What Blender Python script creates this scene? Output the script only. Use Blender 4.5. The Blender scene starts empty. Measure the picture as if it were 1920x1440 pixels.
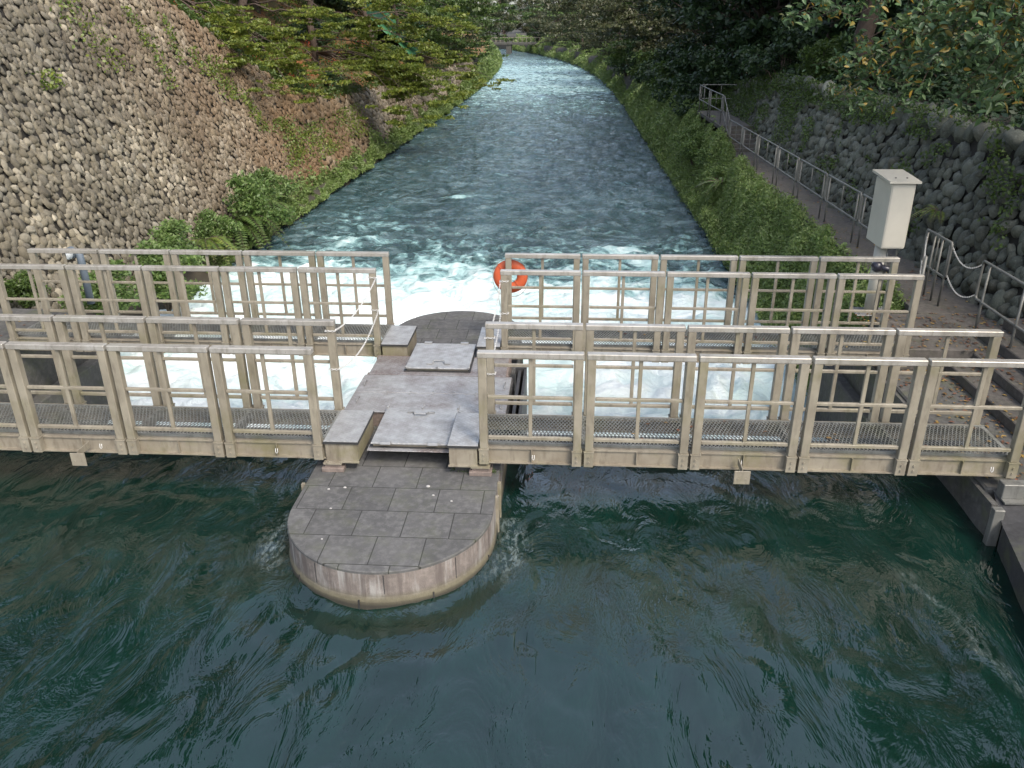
import bpy, math, random
import numpy as np
from mathutils import Vector, Matrix

random.seed(7)
RNG = np.random.default_rng(7)
scene = bpy.context.scene
COL = scene.collection

# ------------------------------------------------------------------ camera
PITCH, YAW, ROLL, CZ = 0.41810, 0.0695, -0.0077, 4.0771
F = Vector((-math.sin(YAW)*math.cos(PITCH), math.cos(YAW)*math.cos(PITCH), -math.sin(PITCH)))
R = F.cross(Vector((0, 0, 1))).normalized()
U = R.cross(F)
R2 = math.cos(ROLL)*R + math.sin(ROLL)*U
U2 = -math.sin(ROLL)*R + math.cos(ROLL)*U
cam_data = bpy.data.cameras.new('camera')
cam_data.sensor_width = 36.0
cam_data.lens = 36.0*1516.5/1920.0
cam_data.clip_start = 0.05
cam_data.clip_end = 3000
cam = bpy.data.objects.new('camera', cam_data)
COL.objects.link(cam)
M3 = Matrix((R2, U2, -F)).transposed()
cam.matrix_world = Matrix.Translation((0, 0, CZ)) @ M3.to_4x4()
scene.camera = cam

# ------------------------------------------------------------------ light
SUN_EL, SUN_AZ = math.radians(50), math.radians(142)     # azimuth clockwise from +Y
w = bpy.data.worlds.new('World')
scene.world = w
w.use_nodes = True
nt = w.node_tree
bg = nt.nodes['Background']
sky = nt.nodes.new('ShaderNodeTexSky')
sky.sky_type = 'NISHITA'
sky.sun_disc = False
sky.sun_elevation = SUN_EL
sky.sun_rotation = SUN_AZ
sky.air_density = 1.0
sky.dust_density = 3.0
sky.ozone_density = 1.0
hs = nt.nodes.new('ShaderNodeHueSaturation')      # thin overcast: a paler sky
hs.inputs['Saturation'].default_value = 0.72
nt.links.new(sky.outputs[0], hs.inputs['Color'])
nt.links.new(hs.outputs[0], bg.inputs[0])
bg.inputs[1].default_value = 0.15
sl = bpy.data.lights.new('sun', 'SUN')
sl.energy = 1.05
sl.angle = math.radians(14)
sl.color = (1.0, 0.90, 0.77)
so = bpy.data.objects.new('sun', sl)
COL.objects.link(so)
sd = Vector((math.sin(SUN_AZ)*math.cos(SUN_EL), math.cos(SUN_AZ)*math.cos(SUN_EL), math.sin(SUN_EL)))
so.rotation_euler = (-sd).to_track_quat('-Z', 'Y').to_euler()
scene.view_settings.view_transform = 'Standard'
scene.view_settings.look = 'None'
scene.view_settings.gamma = 1
scene.view_settings.use_curve_mapping = False
scene.view_settings.exposure = 1.5

# ------------------------------------------------------------------ helpers
def meta(o, label=None, cat=None, group=None, kind=None):
    if label: o['label'] = label
    if cat: o['category'] = cat
    if group: o['group'] = group
    if kind: o['kind'] = kind
    return o

def empty(name, loc=(0, 0, 0), rz=0):
    o = bpy.data.objects.new(name, None)
    o.empty_display_size = 0.2
    COL.objects.link(o)
    o.location = loc
    o.rotation_euler = (0, 0, rz)
    return o

def mesh_np(name, verts, faces, mat, parent=None, smooth=False, loops=None, attrs=None, mats=None, midx=None):
    """faces: (n,k) int array, or list of such arrays"""
    verts = np.asarray(verts, dtype=np.float32)
    if not isinstance(faces, list): faces = [faces]
    faces = [np.asarray(f, dtype=np.int32) for f in faces if len(f)]
    me = bpy.data.meshes.new(name)
    me.vertices.add(len(verts))
    me.vertices.foreach_set('co', verts.ravel())
    tot = sum(f.size for f in faces); npoly = sum(len(f) for f in faces)
    me.loops.add(tot)
    me.loops.foreach_set('vertex_index', np.concatenate([f.ravel() for f in faces]))
    me.polygons.add(npoly)
    sizes = np.concatenate([np.full(len(f), f.shape[1], dtype=np.int32) for f in faces])
    starts = np.concatenate([[0], np.cumsum(sizes)[:-1]]).astype(np.int32)
    me.polygons.foreach_set('loop_start', starts)
    me.polygons.foreach_set('loop_total', sizes)
    me.polygons.foreach_set('use_smooth', np.full(npoly, bool(smooth)))
    for m in (mats or [mat]): me.materials.append(m)
    if midx is not None: me.polygons.foreach_set('material_index', np.asarray(midx, dtype=np.int32))
    if attrs:
        for k, v in attrs.items():
            a = me.attributes.new(k, 'FLOAT', 'POINT')
            a.data.foreach_set('value', np.asarray(v, dtype=np.float32))
    me.update(calc_edges=True)
    o = bpy.data.objects.new(name, me)
    COL.objects.link(o)
    if parent: o.parent = parent
    return o

class MB:
    """collects boxes, bars and tubes into one mesh"""
    def __init__(s): s.v = []; s.q = []; s.t = []; s.n = 0
    def add(s, v, q=None, t=None):
        v = np.asarray(v, float).reshape(-1, 3)
        if q is not None and len(q): s.q.append(np.asarray(q)+s.n)
        if t is not None and len(t): s.t.append(np.asarray(t)+s.n)
        s.v.append(v); s.n += len(v)
    def box(s, x0, x1, y0, y1, z0, z1, b=0.0):
        if b <= 0:
            v = [(x, y, z) for z in (z0, z1) for y in (y0, y1) for x in (x0, x1)]
            s.add(v, [(0, 2, 3, 1), (4, 5, 7, 6), (0, 1, 5, 4), (2, 6, 7, 3), (0, 4, 6, 2), (1, 3, 7, 5)])
        else:  # bevelled: 24 verts
            v = []; idx = {}
            X = (x0, x1); Y = (y0, y1); Z = (z0, z1); sg = (1, -1)
            for i in (0, 1):
                for j in (0, 1):
                    for k in (0, 1):
                        for a in range(3):
                            p = [X[i]+(0 if a == 0 else sg[i]*b), Y[j]+(0 if a == 1 else sg[j]*b), Z[k]+(0 if a == 2 else sg[k]*b)]
                            idx[i, j, k, a] = len(v); v.append(p)
            q = []; t = []
            for i in (0, 1):
                q.append([idx[i, 0, 0, 0], idx[i, 1, 0, 0], idx[i, 1, 1, 0], idx[i, 0, 1, 0]][::1 if i else -1])
                q.append([idx[0, i, 0, 1], idx[0, i, 1, 1], idx[1, i, 1, 1], idx[1, i, 0, 1]][::1 if i else -1])
                q.append([idx[0, 0, i, 2], idx[1, 0, i, 2], idx[1, 1, i, 2], idx[0, 1, i, 2]][::1 if i else -1])
            for i in (0, 1):
                for j in (0, 1):
                    q.append([idx[i, j, 0, 0], idx[i, j, 1, 0], idx[i, j, 1, 1], idx[i, j, 0, 1]][::1 if i == j else -1])
                    q.append([idx[i, 0, j, 0], idx[i, 0, j, 2], idx[i, 1, j, 2], idx[i, 1, j, 0]][::1 if i == j else -1])
                    q.append([idx[0, i, j, 1], idx[1, i, j, 1], idx[1, i, j, 2], idx[0, i, j, 2]][::1 if i == j else -1])
                    for k in (0, 1):
                        t.append([idx[i, j, k, 0], idx[i, j, k, 1], idx[i, j, k, 2]][::1 if (i+j+k) % 2 else -1])
            s.add(v, q, t)
        return s
    def bar(s, p, q, w, h, up=(0, 0, 1)):
        p = np.array(p, float); q = np.array(q, float); d = q-p; d /= np.linalg.norm(d)
        a = np.cross(d, up); a /= np.linalg.norm(a)+1e-9; c = np.cross(a, d)
        v = [e+a*w/2*i+c*h/2*j for e in (p, q) for (i, j) in ((-1, -1), (1, -1), (1, 1), (-1, 1))]
        s.add(v, [(0, 3, 2, 1), (4, 5, 6, 7), (0, 1, 5, 4), (1, 2, 6, 5), (2, 3, 7, 6), (3, 0, 4, 7)])
        return s
    def tube(s, pts, r, n=8, closed=False):
        pts = np.array(pts, float); m = len(pts)
        r = np.full(m, r) if np.isscalar(r) else np.array(r)
        if closed: tg = np.roll(pts, -1, 0)-np.roll(pts, 1, 0)
        else: tg = np.gradient(pts, axis=0)
        tg /= np.linalg.norm(tg, axis=1)[:, None]+1e-9
        up = np.array([0, 0, 1.0]) if abs(tg[0, 2]) < .9 else np.array([1.0, 0, 0])
        a = np.cross(tg[0], up); a /= np.linalg.norm(a)
        rings = []
        for i in range(m):
            a = a-tg[i]*(a@tg[i]); a /= np.linalg.norm(a)+1e-9
            b = np.cross(tg[i], a)
            th = np.arange(n)*2*math.pi/n
            rings.append(pts[i]+r[i]*(np.cos(th)[:, None]*a+np.sin(th)[:, None]*b))
        v = np.concatenate(rings)
        q = []
        for i in range(m if closed else m-1):
            j = (i+1) % m
            for k in range(n):
                l = (k+1) % n
                q.append((i*n+k, i*n+l, j*n+l, j*n+k))
        if not closed:
            v = np.concatenate([v, [pts[0], pts[-1]]])
            t = [(m*n, (k+1) % n, k) for k in range(n)]+[(m*n+1, (m-1)*n+k, (m-1)*n+(k+1) % n) for k in range(n)]
        else: t = None
        s.add(v, q, t)
        return s
    def build(s, name, mat, parent=None, smooth=False):
        fs = []
        if s.q: fs.append(np.concatenate(s.q))
        if s.t: fs.append(np.concatenate(s.t))
        return mesh_np(name, np.concatenate(s.v), fs, mat, parent, smooth)

def copy_tree(o, parent=None):
    c = o.copy(); COL.objects.link(c)
    if parent: c.parent = parent
    for ch in list(o.children): copy_tree(ch, c)
    return c

# --- gradient noise in numpy
_perm = np.random.default_rng(3).permutation(256); _perm = np.concatenate([_perm, _perm, _perm])
_ang = np.random.default_rng(4).random(256)*2*math.pi
def pn(x, y):
    xi = np.floor(x).astype(int); yi = np.floor(y).astype(int); xf = x-xi; yf = y-yi
    xi &= 255; yi &= 255
    u = xf**3*(xf*(xf*6-15)+10); v = yf**3*(yf*(yf*6-15)+10)
    def g(ix, iy, dx, dy):
        a = _ang[_perm[_perm[ix & 255]+(iy & 255)]]
        return np.cos(a)*dx+np.sin(a)*dy
    n00 = g(xi, yi, xf, yf); n10 = g(xi+1, yi, xf-1, yf); n01 = g(xi, yi+1, xf, yf-1); n11 = g(xi+1, yi+1, xf-1, yf-1)
    return 1.4*((n00*(1-u)+n10*u)*(1-v)+(n01*(1-u)+n11*u)*v)
def fbm(x, y, o=4, g=.5):
    s = 0; a = 1
    for i in range(o):
        s = s+a*pn(x*2**i+17*i, y*2**i-31*i); a *= g
    return s
def sstep(a, b, x):
    t = np.clip((x-a)/(b-a), 0, 1); return t*t*(3-2*t)

# ------------------------------------------------------------------ materials
def new_mat(name):
    m = bpy.data.materials.new(name); m.use_nodes = True
    n = m.node_tree; b = n.nodes['Principled BSDF']
    return m, n, b
def N(n, t, **k):
    x = n.nodes.new(t)
    for a, v in k.items():
        if a in x.inputs.keys(): x.inputs[a].default_value = v
        else: setattr(x, a, v)
    return x
def ramp(n, fac, stops):
    r = n.nodes.new('ShaderNodeValToRGB'); e = r.color_ramp.elements
    while len(e) < len(stops): e.new(0.5)
    for i, (p, c) in enumerate(stops):
        e[i].position = p
        e[i].color = (c, c, c, 1) if not isinstance(c, (tuple, list)) else (*c, 1)
    n.links.new(fac, r.inputs[0]); return r.outputs[0]
def mixc(n, fac, a, b, mode='MIX'):
    x = n.nodes.new('ShaderNodeMix'); x.data_type = 'RGBA'; x.blend_type = mode
    for s, v in ((x.inputs[0], fac), (x.inputs[6], a), (x.inputs[7], b)):
        if hasattr(v, 'is_linked'): n.links.new(v, s)
        elif isinstance(v, (tuple, list)): s.default_value = (*v, 1)
        else: s.default_value = v
    return x.outputs[2]
def coord(n, scale=(1, 1, 1), world=True, rot=(0, 0, 0)):
    if world: g = n.nodes.new('ShaderNodeNewGeometry').outputs['Position']
    else: g = n.nodes.new('ShaderNodeTexCoord').outputs['Object']
    mp = n.nodes.new('ShaderNodeMapping'); mp.inputs['Scale'].default_value = scale; mp.inputs['Rotation'].default_value = rot
    n.links.new(g, mp.inputs[0]); return mp.outputs[0]
def noise(n, vec, scale, detail=4, rough=.55, dist=0.0):
    t = N(n, 'ShaderNodeTexNoise'); t.inputs['Scale'].default_value = scale; t.inputs['Detail'].default_value = detail
    t.inputs['Roughness'].default_value = rough; t.inputs['Distortion'].default_value = dist
    n.links.new(vec, t.inputs['Vector']); return t.outputs['Fac']
def bump(n, b, h, strength=.3, dist=.01, prev=None):
    x = n.nodes.new('ShaderNodeBump'); x.inputs['Strength'].default_value = strength; x.inputs['Distance'].default_value = dist
    n.links.new(h, x.inputs['Height'])
    if prev is not None: n.links.new(prev, x.inputs['Normal'])
    if b is not None: n.links.new(x.outputs[0], b.inputs['Normal'])
    return x.outputs[0]

def metal_paint(name, base, dirt, moss, rough=.5, moss_amt=.5, metallic=0.0):
    m, n, b = new_mat(name)
    c = coord(n)
    n1 = noise(n, c, 3.0, 5, .6); n2 = noise(n, coord(n, (14, 14, 4)), 1.0, 4, .6); n3 = noise(n, c, 60, 3)
    col = mixc(n, ramp(n, n1, [(.35, 0.), (.7, 1.)]), base, dirt)
    f2 = ramp(n, n2, [(.5, 0.), (.72, 1.)])
    col = mixc(n, f2, col, tuple(x*.8 for x in dirt))
    nm = noise(n, c, 1.7, 6, .65)
    col = mixc(n, ramp(n, nm, [(.52, 0.), (.70, moss_amt)]), col, moss)
    n.links.new(col, b.inputs['Base Color'])
    b.inputs['Metallic'].default_value = metallic
    n.links.new(ramp(n, n3, [(.3, rough-.1), (.7, rough+.15)]), b.inputs['Roughness'])
    bump(n, b, n3, .12, .003)
    return m

M_paint = metal_paint('beige_paint', (.235, .212, .162), (.165, .145, .108), (.13, .122, .055), .45, .6)
M_beam = metal_paint('beam_paint', (.225, .202, .155), (.155, .130, .095), (.13, .122, .05), .55, .7)
M_grate = metal_paint('grating_steel', (.22, .225, .205), (.15, .15, .135), (.16, .17, .09), .5, .4, .3)
M_galv = metal_paint('galvanised_tube', (.17, .17, .155), (.11, .11, .10), (.10, .10, .07), .5, .2, .3)
M_rail = metal_paint('skylit_rail_top', (.36, .345, .31), (.26, .24, .205), (.18, .175, .11), .35, .35, .35)  # top rails painted paler, the skylight on them put into the colour

def checker_plate(name, rusty):
    m, n, b = new_mat(name)
    c = coord(n)
    big = noise(n, c, 2.2, 5, .62); fine = noise(n, c, 45, 4, .7); mid = noise(n, c, 9, 4)
    col = mixc(n, ramp(n, mid, [(.3, 0.), (.75, 1.)]), (.345, .35, .345), (.22, .22, .212))
    fr = ramp(n, big, [(.50-.22*rusty, 0.), (.72-.16*rusty, .4+.5*rusty)])
    fr = mixc(n, ramp(n, fine, [(.35, .45), (.6, 1.)]), (0, 0, 0), fr)
    col = mixc(n, fr, col, (.13, .10, .09))
    n.links.new(col, b.inputs['Base Color'])
    b.inputs['Metallic'].default_value = .35
    n.links.new(ramp(n, mid, [(.3, .34), (.7, .55)]), b.inputs['Roughness'])
    # raised tread lozenges
    wv = []
    for r in (.785, -.785):
        t = N(n, 'ShaderNodeTexWave'); t.inputs['Scale'].default_value = 7.5
        mp = coord(n, rot=(0, 0, r)); n.links.new(mp, t.inputs['Vector']); wv.append(t.outputs['Fac'])
    mm = N(n, 'ShaderNodeMath', operation='MULTIPLY'); n.links.new(wv[0], mm.inputs[0]); n.links.new(wv[1], mm.inputs[1])
    p = bump(n, None, mm.outputs[0], .5, .006)
    bump(n, b, fine, .2, .003, p)
    return m
M_plate = checker_plate('checker_plate', .55)
M_lid = checker_plate('box_lid_plate', -.3)
M_plate_rust = checker_plate('checker_plate_rusty', 1.0)
M_hatch = checker_plate('checker_plate_clean', 0.0)

def concrete(name, base, dark, joints=None, stains=False, moss=.0):
    m, n, b = new_mat(name)
    c = coord(n)
    n1 = noise(n, c, 1.6, 6, .65); n2 = noise(n, c, 14, 5, .7); n3 = noise(n, c, 90, 3, .7)
    col = mixc(n, ramp(n, n1, [(.3, 0.), (.7, 1.)]), base, dark)
    col = mixc(n, ramp(n, n2, [(.45, 0.), (.72, .6)]), col, tuple(x*1.6 for x in base))
    if stains:
        st = noise(n, coord(n, (9, 9, 1.2)), 1.0, 5, .6)
        col = mixc(n, ramp(n, st, [(.48, 0.), (.60, .8)]), col, (.27, .26, .24))
        st2 = noise(n, coord(n, (11, 11, .6)), 1.0, 4, .6)
        col = mixc(n, ramp(n, st2, [(.48, 0.), (.62, .85)]), col, (.085, .07, .062))
        sp = N(n, 'ShaderNodeSeparateXYZ'); n.links.new(coord(n), sp.inputs[0])
        band = N(n, 'ShaderNodeMapRange'); band.inputs['From Min'].default_value = -.52; band.inputs['From Max'].default_value = -.60
        n.links.new(sp.outputs['Z'], band.inputs['Value'])
        col = mixc(n, band.outputs[0], col, mixc(n, n2, (.06, .052, .032), (.14, .125, .08)))
        band2 = N(n, 'ShaderNodeMapRange'); band2.inputs['From Min'].default_value = -.605; band2.inputs['From Max'].default_value = -.66
        n.links.new(sp.outputs['Z'], band2.inputs['Value'])
        col = mixc(n, band2.outputs[0], col, (.03, .026, .018))
    h = n3
    if joints:
        br = N(n, 'ShaderNodeTexBrick'); br.offset = .45; br.offset_frequency = 2
        br.inputs['Scale'].default_value = 1; br.inputs['Mortar Size'].default_value = .006; br.inputs['Mortar Smooth'].default_value = .3
        br.inputs['Brick Width'].default_value = joints[0]; br.inputs['Row Height'].default_value = joints[1]
        br.inputs['Color1'].default_value = (.88, .88, .88, 1); br.inputs['Color2'].default_value = (1.1, 1.1, 1.1, 1)
        mp = coord(n); mp.node.inputs['Location'].default_value = (joints[2], joints[3], 0)
        # slight wobble of the joint line
        n.links.new(mp, br.inputs['Vector'])
        col = mixc(n, 1.0, col, br.outputs['Color'], 'MULTIPLY')
        col = mixc(n, br.outputs['Fac'], col, (.018, .018, .016))
    if moss:
        nm = noise(n, c, 3, 6, .7); col = mixc(n, ramp(n, nm, [(.5, 0.), (.68, moss)]), col, (.07, .08, .03))
    n.links.new(col, b.inputs['Base Color']); b.inputs['Roughness'].default_value = .85
    p = bump(n, None, h, .5, .004); bump(n, b, n2, .5, .01, p)
    return m
M_slab = concrete('pier_paving', (.086, .085, .082), (.043, .043, .042), (.46, .435, 0.12, .275), moss=.25)
M_pierside = concrete('pier_side', (.15, .128, .112), (.085, .072, .064), None, True)
M_conc = concrete('weathered_concrete', (.075, .072, .066), (.035, .035, .032), moss=.5)
M_dconc = concrete('damp_concrete', (.035, .035, .036), (.018, .018, .018), moss=.5)
M_path = concrete('path_concrete', (.085, .076, .066), (.042, .038, .033), moss=.3)
M_brick = concrete('bearing_brick', (.16, .125, .105), (.10, .08, .07))

def simple(name, col, rough=.5, metallic=0, nz=.25, scale=8, bumpy=.1):
    m, n, b = new_mat(name)
    t = noise(n, coord(n, world=False), scale, 4)
    n.links.new(mixc(n, ramp(n, t, [(.3, 0.), (.7, 1.)]), col, tuple(x*(1-nz) for x in col)), b.inputs['Base Color'])
    b.inputs['Roughness'].default_value = rough; b.inputs['Metallic'].default_value = metallic
    if bumpy: bump(n, b, t, bumpy, .01)
    return m
M_orange = simple('lifebuoy_orange', (.50, .092, .028), .6, 0, .3, 5)
M_rope = simple('rope_grey', (.25, .24, .2), .8)
M_chain = simple('white_chain', (.55, .55, .53), .4, 0, .2)
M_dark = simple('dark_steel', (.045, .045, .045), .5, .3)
M_hinge = simple('bright_steel', (.34, .34, .33), .4, .5, .4)
M_cabinet = simple('cabinet_paint', (.40, .38, .32), .45, 0, .12, 3, .03)
M_bluegrey = simple('blue_grey_paint', (.10, .125, .15), .45)
M_black = simple('black_plastic', (.02, .02, .03), .35)
M_bark = simple('bark', (.085, .06, .045), .9, 0, .5, 12, .6)
M_pebble = simple('white_pebble', (.34, .33, .31), .8)
M_mortar = simple('wall_backing', (.018, .016, .012), .95, 0, .5, 6, .4)
M_soil = None
def glassm():
    m, n, b = new_mat('lamp_glass'); b.inputs['Base Color'].default_value = (.75, .8, .8, 1); b.inputs['Roughness'].default_value = .1
    b.inputs['Transmission Weight'].default_value = .6
    return m
M_glass = glassm()

def leaf_mat(name, cols, trans=.35):
    m, n, b = new_mat(name)
    g = n.nodes.new('ShaderNodeNewGeometry')
    c = ramp(n, g.outputs['Random Per Island'], [(i/(len(cols)-1), k) for i, k in enumerate(cols)])
    t = noise(n, coord(n), .8, 3)
    c = mixc(n, ramp(n, t, [(.3, 0.), (.7, .6)]), c, tuple(x*.6 for x in cols[0]))
    n.links.new(c, b.inputs['Base Color']); b.inputs['Roughness'].default_value = .5
    tr = n.nodes.new('ShaderNodeBsdfTranslucent'); n.links.new(c, tr.inputs[0])
    mx = n.nodes.new('ShaderNodeMixShader'); mx.inputs[0].default_value = trans
    n.links.new(b.outputs[0], mx.inputs[1]); n.links.new(tr.outputs[0], mx.inputs[2])
    n.links.new(mx.outputs[0], n.nodes['Material Output'].inputs[0])
    return m
L_spray = leaf_mat('spray_leaves', [(.10, .15, .02), (.17, .22, .03), (.25, .28, .045), (.13, .19, .03), (.32, .31, .06)], .45)
L_dark = leaf_mat('dark_leaves', [(.016, .038, .014), (.028, .06, .02), (.04, .075, .022), (.055, .095, .028)], .25)
L_mid = leaf_mat('mid_leaves', [(.05, .09, .018), (.075, .125, .026), (.11, .165, .035), (.065, .11, .022)], .35)
L_olive = leaf_mat('olive_leaves', [(.055, .062, .025), (.08, .085, .035), (.07, .095, .03), (.10, .09, .05)], .35)
L_ground = leaf_mat('ground_cover_leaves', [(.08, .15, .03), (.12, .20, .045), (.16, .23, .07), (.20, .27, .09), (.09, .15, .05)], .4)
L_bank = leaf_mat('bank_plant_leaves', [(.12, .19, .045), (.17, .25, .07), (.24, .31, .11), (.14, .23, .045), (.31, .36, .15), (.17, .27, .055)], .4)
L_cherry = leaf_mat('cherry_leaves', [(.045, .095, .04), (.06, .12, .045), (.085, .155, .05), (.06, .11, .04), (.12, .18, .06), (.07, .12, .04), (.06, .11, .04), (.45, .26, .02)], .35)
L_ivy = leaf_mat('ivy_leaves', [(.07, .12, .02), (.14, .19, .03), (.22, .25, .04)], .3)
L_red = leaf_mat('red_petals', [(.42, .06, .02), (.55, .10, .03), (.35, .09, .03)], .3)
L_litter = leaf_mat('fallen_leaf', [(.10, .05, .025), (.16, .08, .03), (.38, .25, .05), (.07, .04, .025), (.22, .08, .04)], .1)
L_yellow = leaf_mat('yellow_leaf', [(.45, .30, .03), (.5, .22, .02)], .2)

def stone_mat(name, cols, warm):
    m, n, b = new_mat(name)
    g = n.nodes.new('ShaderNodeNewGeometry')
    c = ramp(n, g.outputs['Random Per Island'], [(i/(len(cols)-1), k) for i, k in enumerate(cols)])
    n1 = noise(n, coord(n), .35, 5, .6); n2 = noise(n, coord(n), 7, 5, .7); n3 = noise(n, coord(n), 40, 4, .7)
    c = mixc(n, ramp(n, n1, [(.40, 0.), (.62, .75)]), c, tuple(x*.35 for x in cols[1]))
    c = mixc(n, ramp(n, n2, [(.5, 0.), (.68, .65)]), c, tuple(x*.35 for x in cols[0]))
    c = mixc(n, ramp(n, n3, [(.55, 0.), (.7, .4)]), c, tuple(min(.6, x*2) for x in cols[-1]))
    if warm:  # iron-brown growth over the far half of the wall
        sp = N(n, 'ShaderNodeSeparateXYZ'); n.links.new(coord(n), sp.inputs[0])
        mr = N(n, 'ShaderNodeMapRange'); mr.inputs['From Min'].default_value = 20; mr.inputs['From Max'].default_value = 33
        n.links.new(sp.outputs['Y'], mr.inputs['Value'])
        mr2 = N(n, 'ShaderNodeMapRange'); mr2.inputs['From Min'].default_value = 46; mr2.inputs['From Max'].default_value = 34
        mr2.inputs['To Min'].default_value = .25
        n.links.new(sp.outputs['Y'], mr2.inputs['Value'])
        mm_ = N(n, 'ShaderNodeMath', operation='MULTIPLY'); n.links.new(mr.outputs[0], mm_.inputs[0]); n.links.new(mr2.outputs[0], mm_.inputs[1]); mr = mm_
        c = mixc(n, mixc(n, mr.outputs[0], (0, 0, 0), ramp(n, n1, [(.3, .35), (.6, .8)])), c, mixc(n, n2, (.20, .10, .035), (.10, .065, .03)))
    n.links.new(c, b.inputs['Base Color']); b.inputs['Roughness'].default_value = .8
    p = bump(n, None, n3, .4, .01); bump(n, b, n2, .5, .03, p)
    return m
M_stoneL = stone_mat('cobble_warm', [(.088, .075, .050), (.14, .122, .083), (.20, .176, .122), (.11, .096, .068), (.33, .295, .22), (.16, .146, .11), (.078, .067, .047), (.24, .222, .175), (.125, .106, .068)], True)
M_stoneR = stone_mat('cobble_cool', [(.05, .056, .044), (.115, .125, .098), (.075, .084, .064), (.17, .18, .145), (.09, .084, .06), (.13, .14, .11)], False)

def soil_mat():
    m, n, b = new_mat('hill_soil')
    n1 = noise(n, coord(n), .45, 6, .65); n2 = noise(n, coord(n), 5, 5, .7)
    c = mixc(n, ramp(n, n1, [(.35, 0.), (.6, 1.)]), (.24, .085, .02), (.07, .075, .018))
    c = mixc(n, ramp(n, n2, [(.4, 0.), (.7, .8)]), c, (.07, .04, .018))
    n.links.new(c, b.inputs['Base Color']); b.inputs['Roughness'].default_value = .95
    bump(n, b, n2, .8, .1)
    return m
M_soil = soil_mat()
M_dsoil = simple('dark_soil', (.045, .038, .025), .95, 0, .5, 3, .5)

def water_up():
    m, n, b = new_mat('pool_water')
    c = coord(n, (1, .45, 1), rot=(0, 0, .25))
    n1 = noise(n, c, 7, 5, .55, .6); n2 = noise(n, coord(n, (1, .5, 1), rot=(0, 0, -.35)), 2.2, 5, .6, .8)
    b.inputs['Base Color'].default_value = (.010, .046, .034, 1)
    cc = mixc(n, ramp(n, n2, [(.35, 0.), (.7, 1.)]), (.0012, .0095, .0062), (.003, .018, .0135))
    g = n.nodes.new('ShaderNodeAttribute'); g.attribute_name = 'foam'
    fz = noise(n, coord(n, (1.5, .6, 1)), 14, 6, .7, .5)
    fm = N(n, 'ShaderNodeMath', operation='MULTIPLY'); n.links.new(g.outputs['Fac'], fm.inputs[0]); n.links.new(ramp(n, fz, [(.45, 0.), (.75, 1.)]), fm.inputs[1])
    cc = mixc(n, fm.outputs[0], cc, (.5, .6, .6))
    n.links.new(cc, b.inputs['Base Color'])
    b.inputs['Roughness'].default_value = .06; b.inputs['IOR'].default_value = 1.74
    p = bump(n, None, n2, .6, .075); bump(n, b, n1, .09, .02, p)
    return m
M_wup = water_up()
def water_dn():
    m, n, b = new_mat('river_water')
    a = n.nodes.new('ShaderNodeAttribute'); a.attribute_name = 'foam'  # foam mask; on the far reach it also carries painted sky reflection
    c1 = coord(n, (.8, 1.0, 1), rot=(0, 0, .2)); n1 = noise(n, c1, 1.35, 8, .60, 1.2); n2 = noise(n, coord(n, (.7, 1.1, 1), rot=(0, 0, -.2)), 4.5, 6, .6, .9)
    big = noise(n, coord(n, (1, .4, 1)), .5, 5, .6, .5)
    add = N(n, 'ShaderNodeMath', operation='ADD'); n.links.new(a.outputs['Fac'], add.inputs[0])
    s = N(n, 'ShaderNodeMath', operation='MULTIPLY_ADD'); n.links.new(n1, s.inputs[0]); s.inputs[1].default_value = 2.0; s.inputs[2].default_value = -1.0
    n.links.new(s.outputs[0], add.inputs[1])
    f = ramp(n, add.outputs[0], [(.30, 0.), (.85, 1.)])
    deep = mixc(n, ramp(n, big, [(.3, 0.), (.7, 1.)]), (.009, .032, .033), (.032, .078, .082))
    glint_strk = noise(n, coord(n, (.6, 1.25, 1), rot=(0, 0, .25)), .95, 7, .64, 1.8)
    deep = mixc(n, ramp(n, glint_strk, [(.48, 0.), (.64, .8)]), deep, (.12, .19, .205))  # pale streaks painted in as the bright facets of wavelets
    aer_glint = mixc(n, ramp(n, add.outputs[0], [(.0, 0.), (.45, 1.)]), deep, (.26, .46, .46))  # aerated teal round the foam, also painted as bright crests across the river
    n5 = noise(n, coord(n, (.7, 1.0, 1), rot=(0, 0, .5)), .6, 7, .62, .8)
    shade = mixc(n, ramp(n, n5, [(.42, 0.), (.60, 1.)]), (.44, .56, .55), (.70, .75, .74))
    col = mixc(n, f, aer_glint, shade)
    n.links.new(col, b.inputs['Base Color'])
    n.links.new(ramp(n, add.outputs[0], [(.2, .13), (.7, .7)]), b.inputs['Roughness'])
    b.inputs['IOR'].default_value = 1.6
    p = bump(n, None, n1, 1.0, .5); p2 = bump(n, b, n2, .9, .10, p)
    iv = ramp(n, add.outputs[0], [(.3, 1.), (.9, .45)])
    for l_ in list(n.links):
        if l_.to_node.type == 'BUMP' and l_.to_socket.name == 'Strength': n.links.remove(l_)
    for nd in n.nodes:
        if nd.type == 'BUMP': n.links.new(iv, nd.inputs['Strength'])
    return m
M_wdn = water_dn()

# ------------------------------------------------------------------ world frame of the canal
ZUP, ZDN = -0.70, -2.0
def shL(y): return -9.2*np.clip((y-60)/150, 0, 3)**2.3
def shR(y): return -15.5*np.clip((y-60)/150, 0, 3)**2.3

def grid(name, X, Y, Z, mat, parent=None, smooth=True, attrs=None):
    ny, nx = X.shape
    v = np.stack([X, Y, Z], -1).reshape(-1, 3)
    i = np.arange(ny-1)[:, None]*nx+np.arange(nx-1)[None, :]
    q = np.stack([i, i+1, i+nx+1, i+nx], -1).reshape(-1, 4)
    return mesh_np(name, v, q, mat, parent, smooth, attrs=attrs)

# base ground sheet to the horizon
mb = MB(); mb.box(-900, 900, -900, 1500, -4.2, -4.0)
meta(mb.build('ground', M_dsoil), kind='structure')

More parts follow.
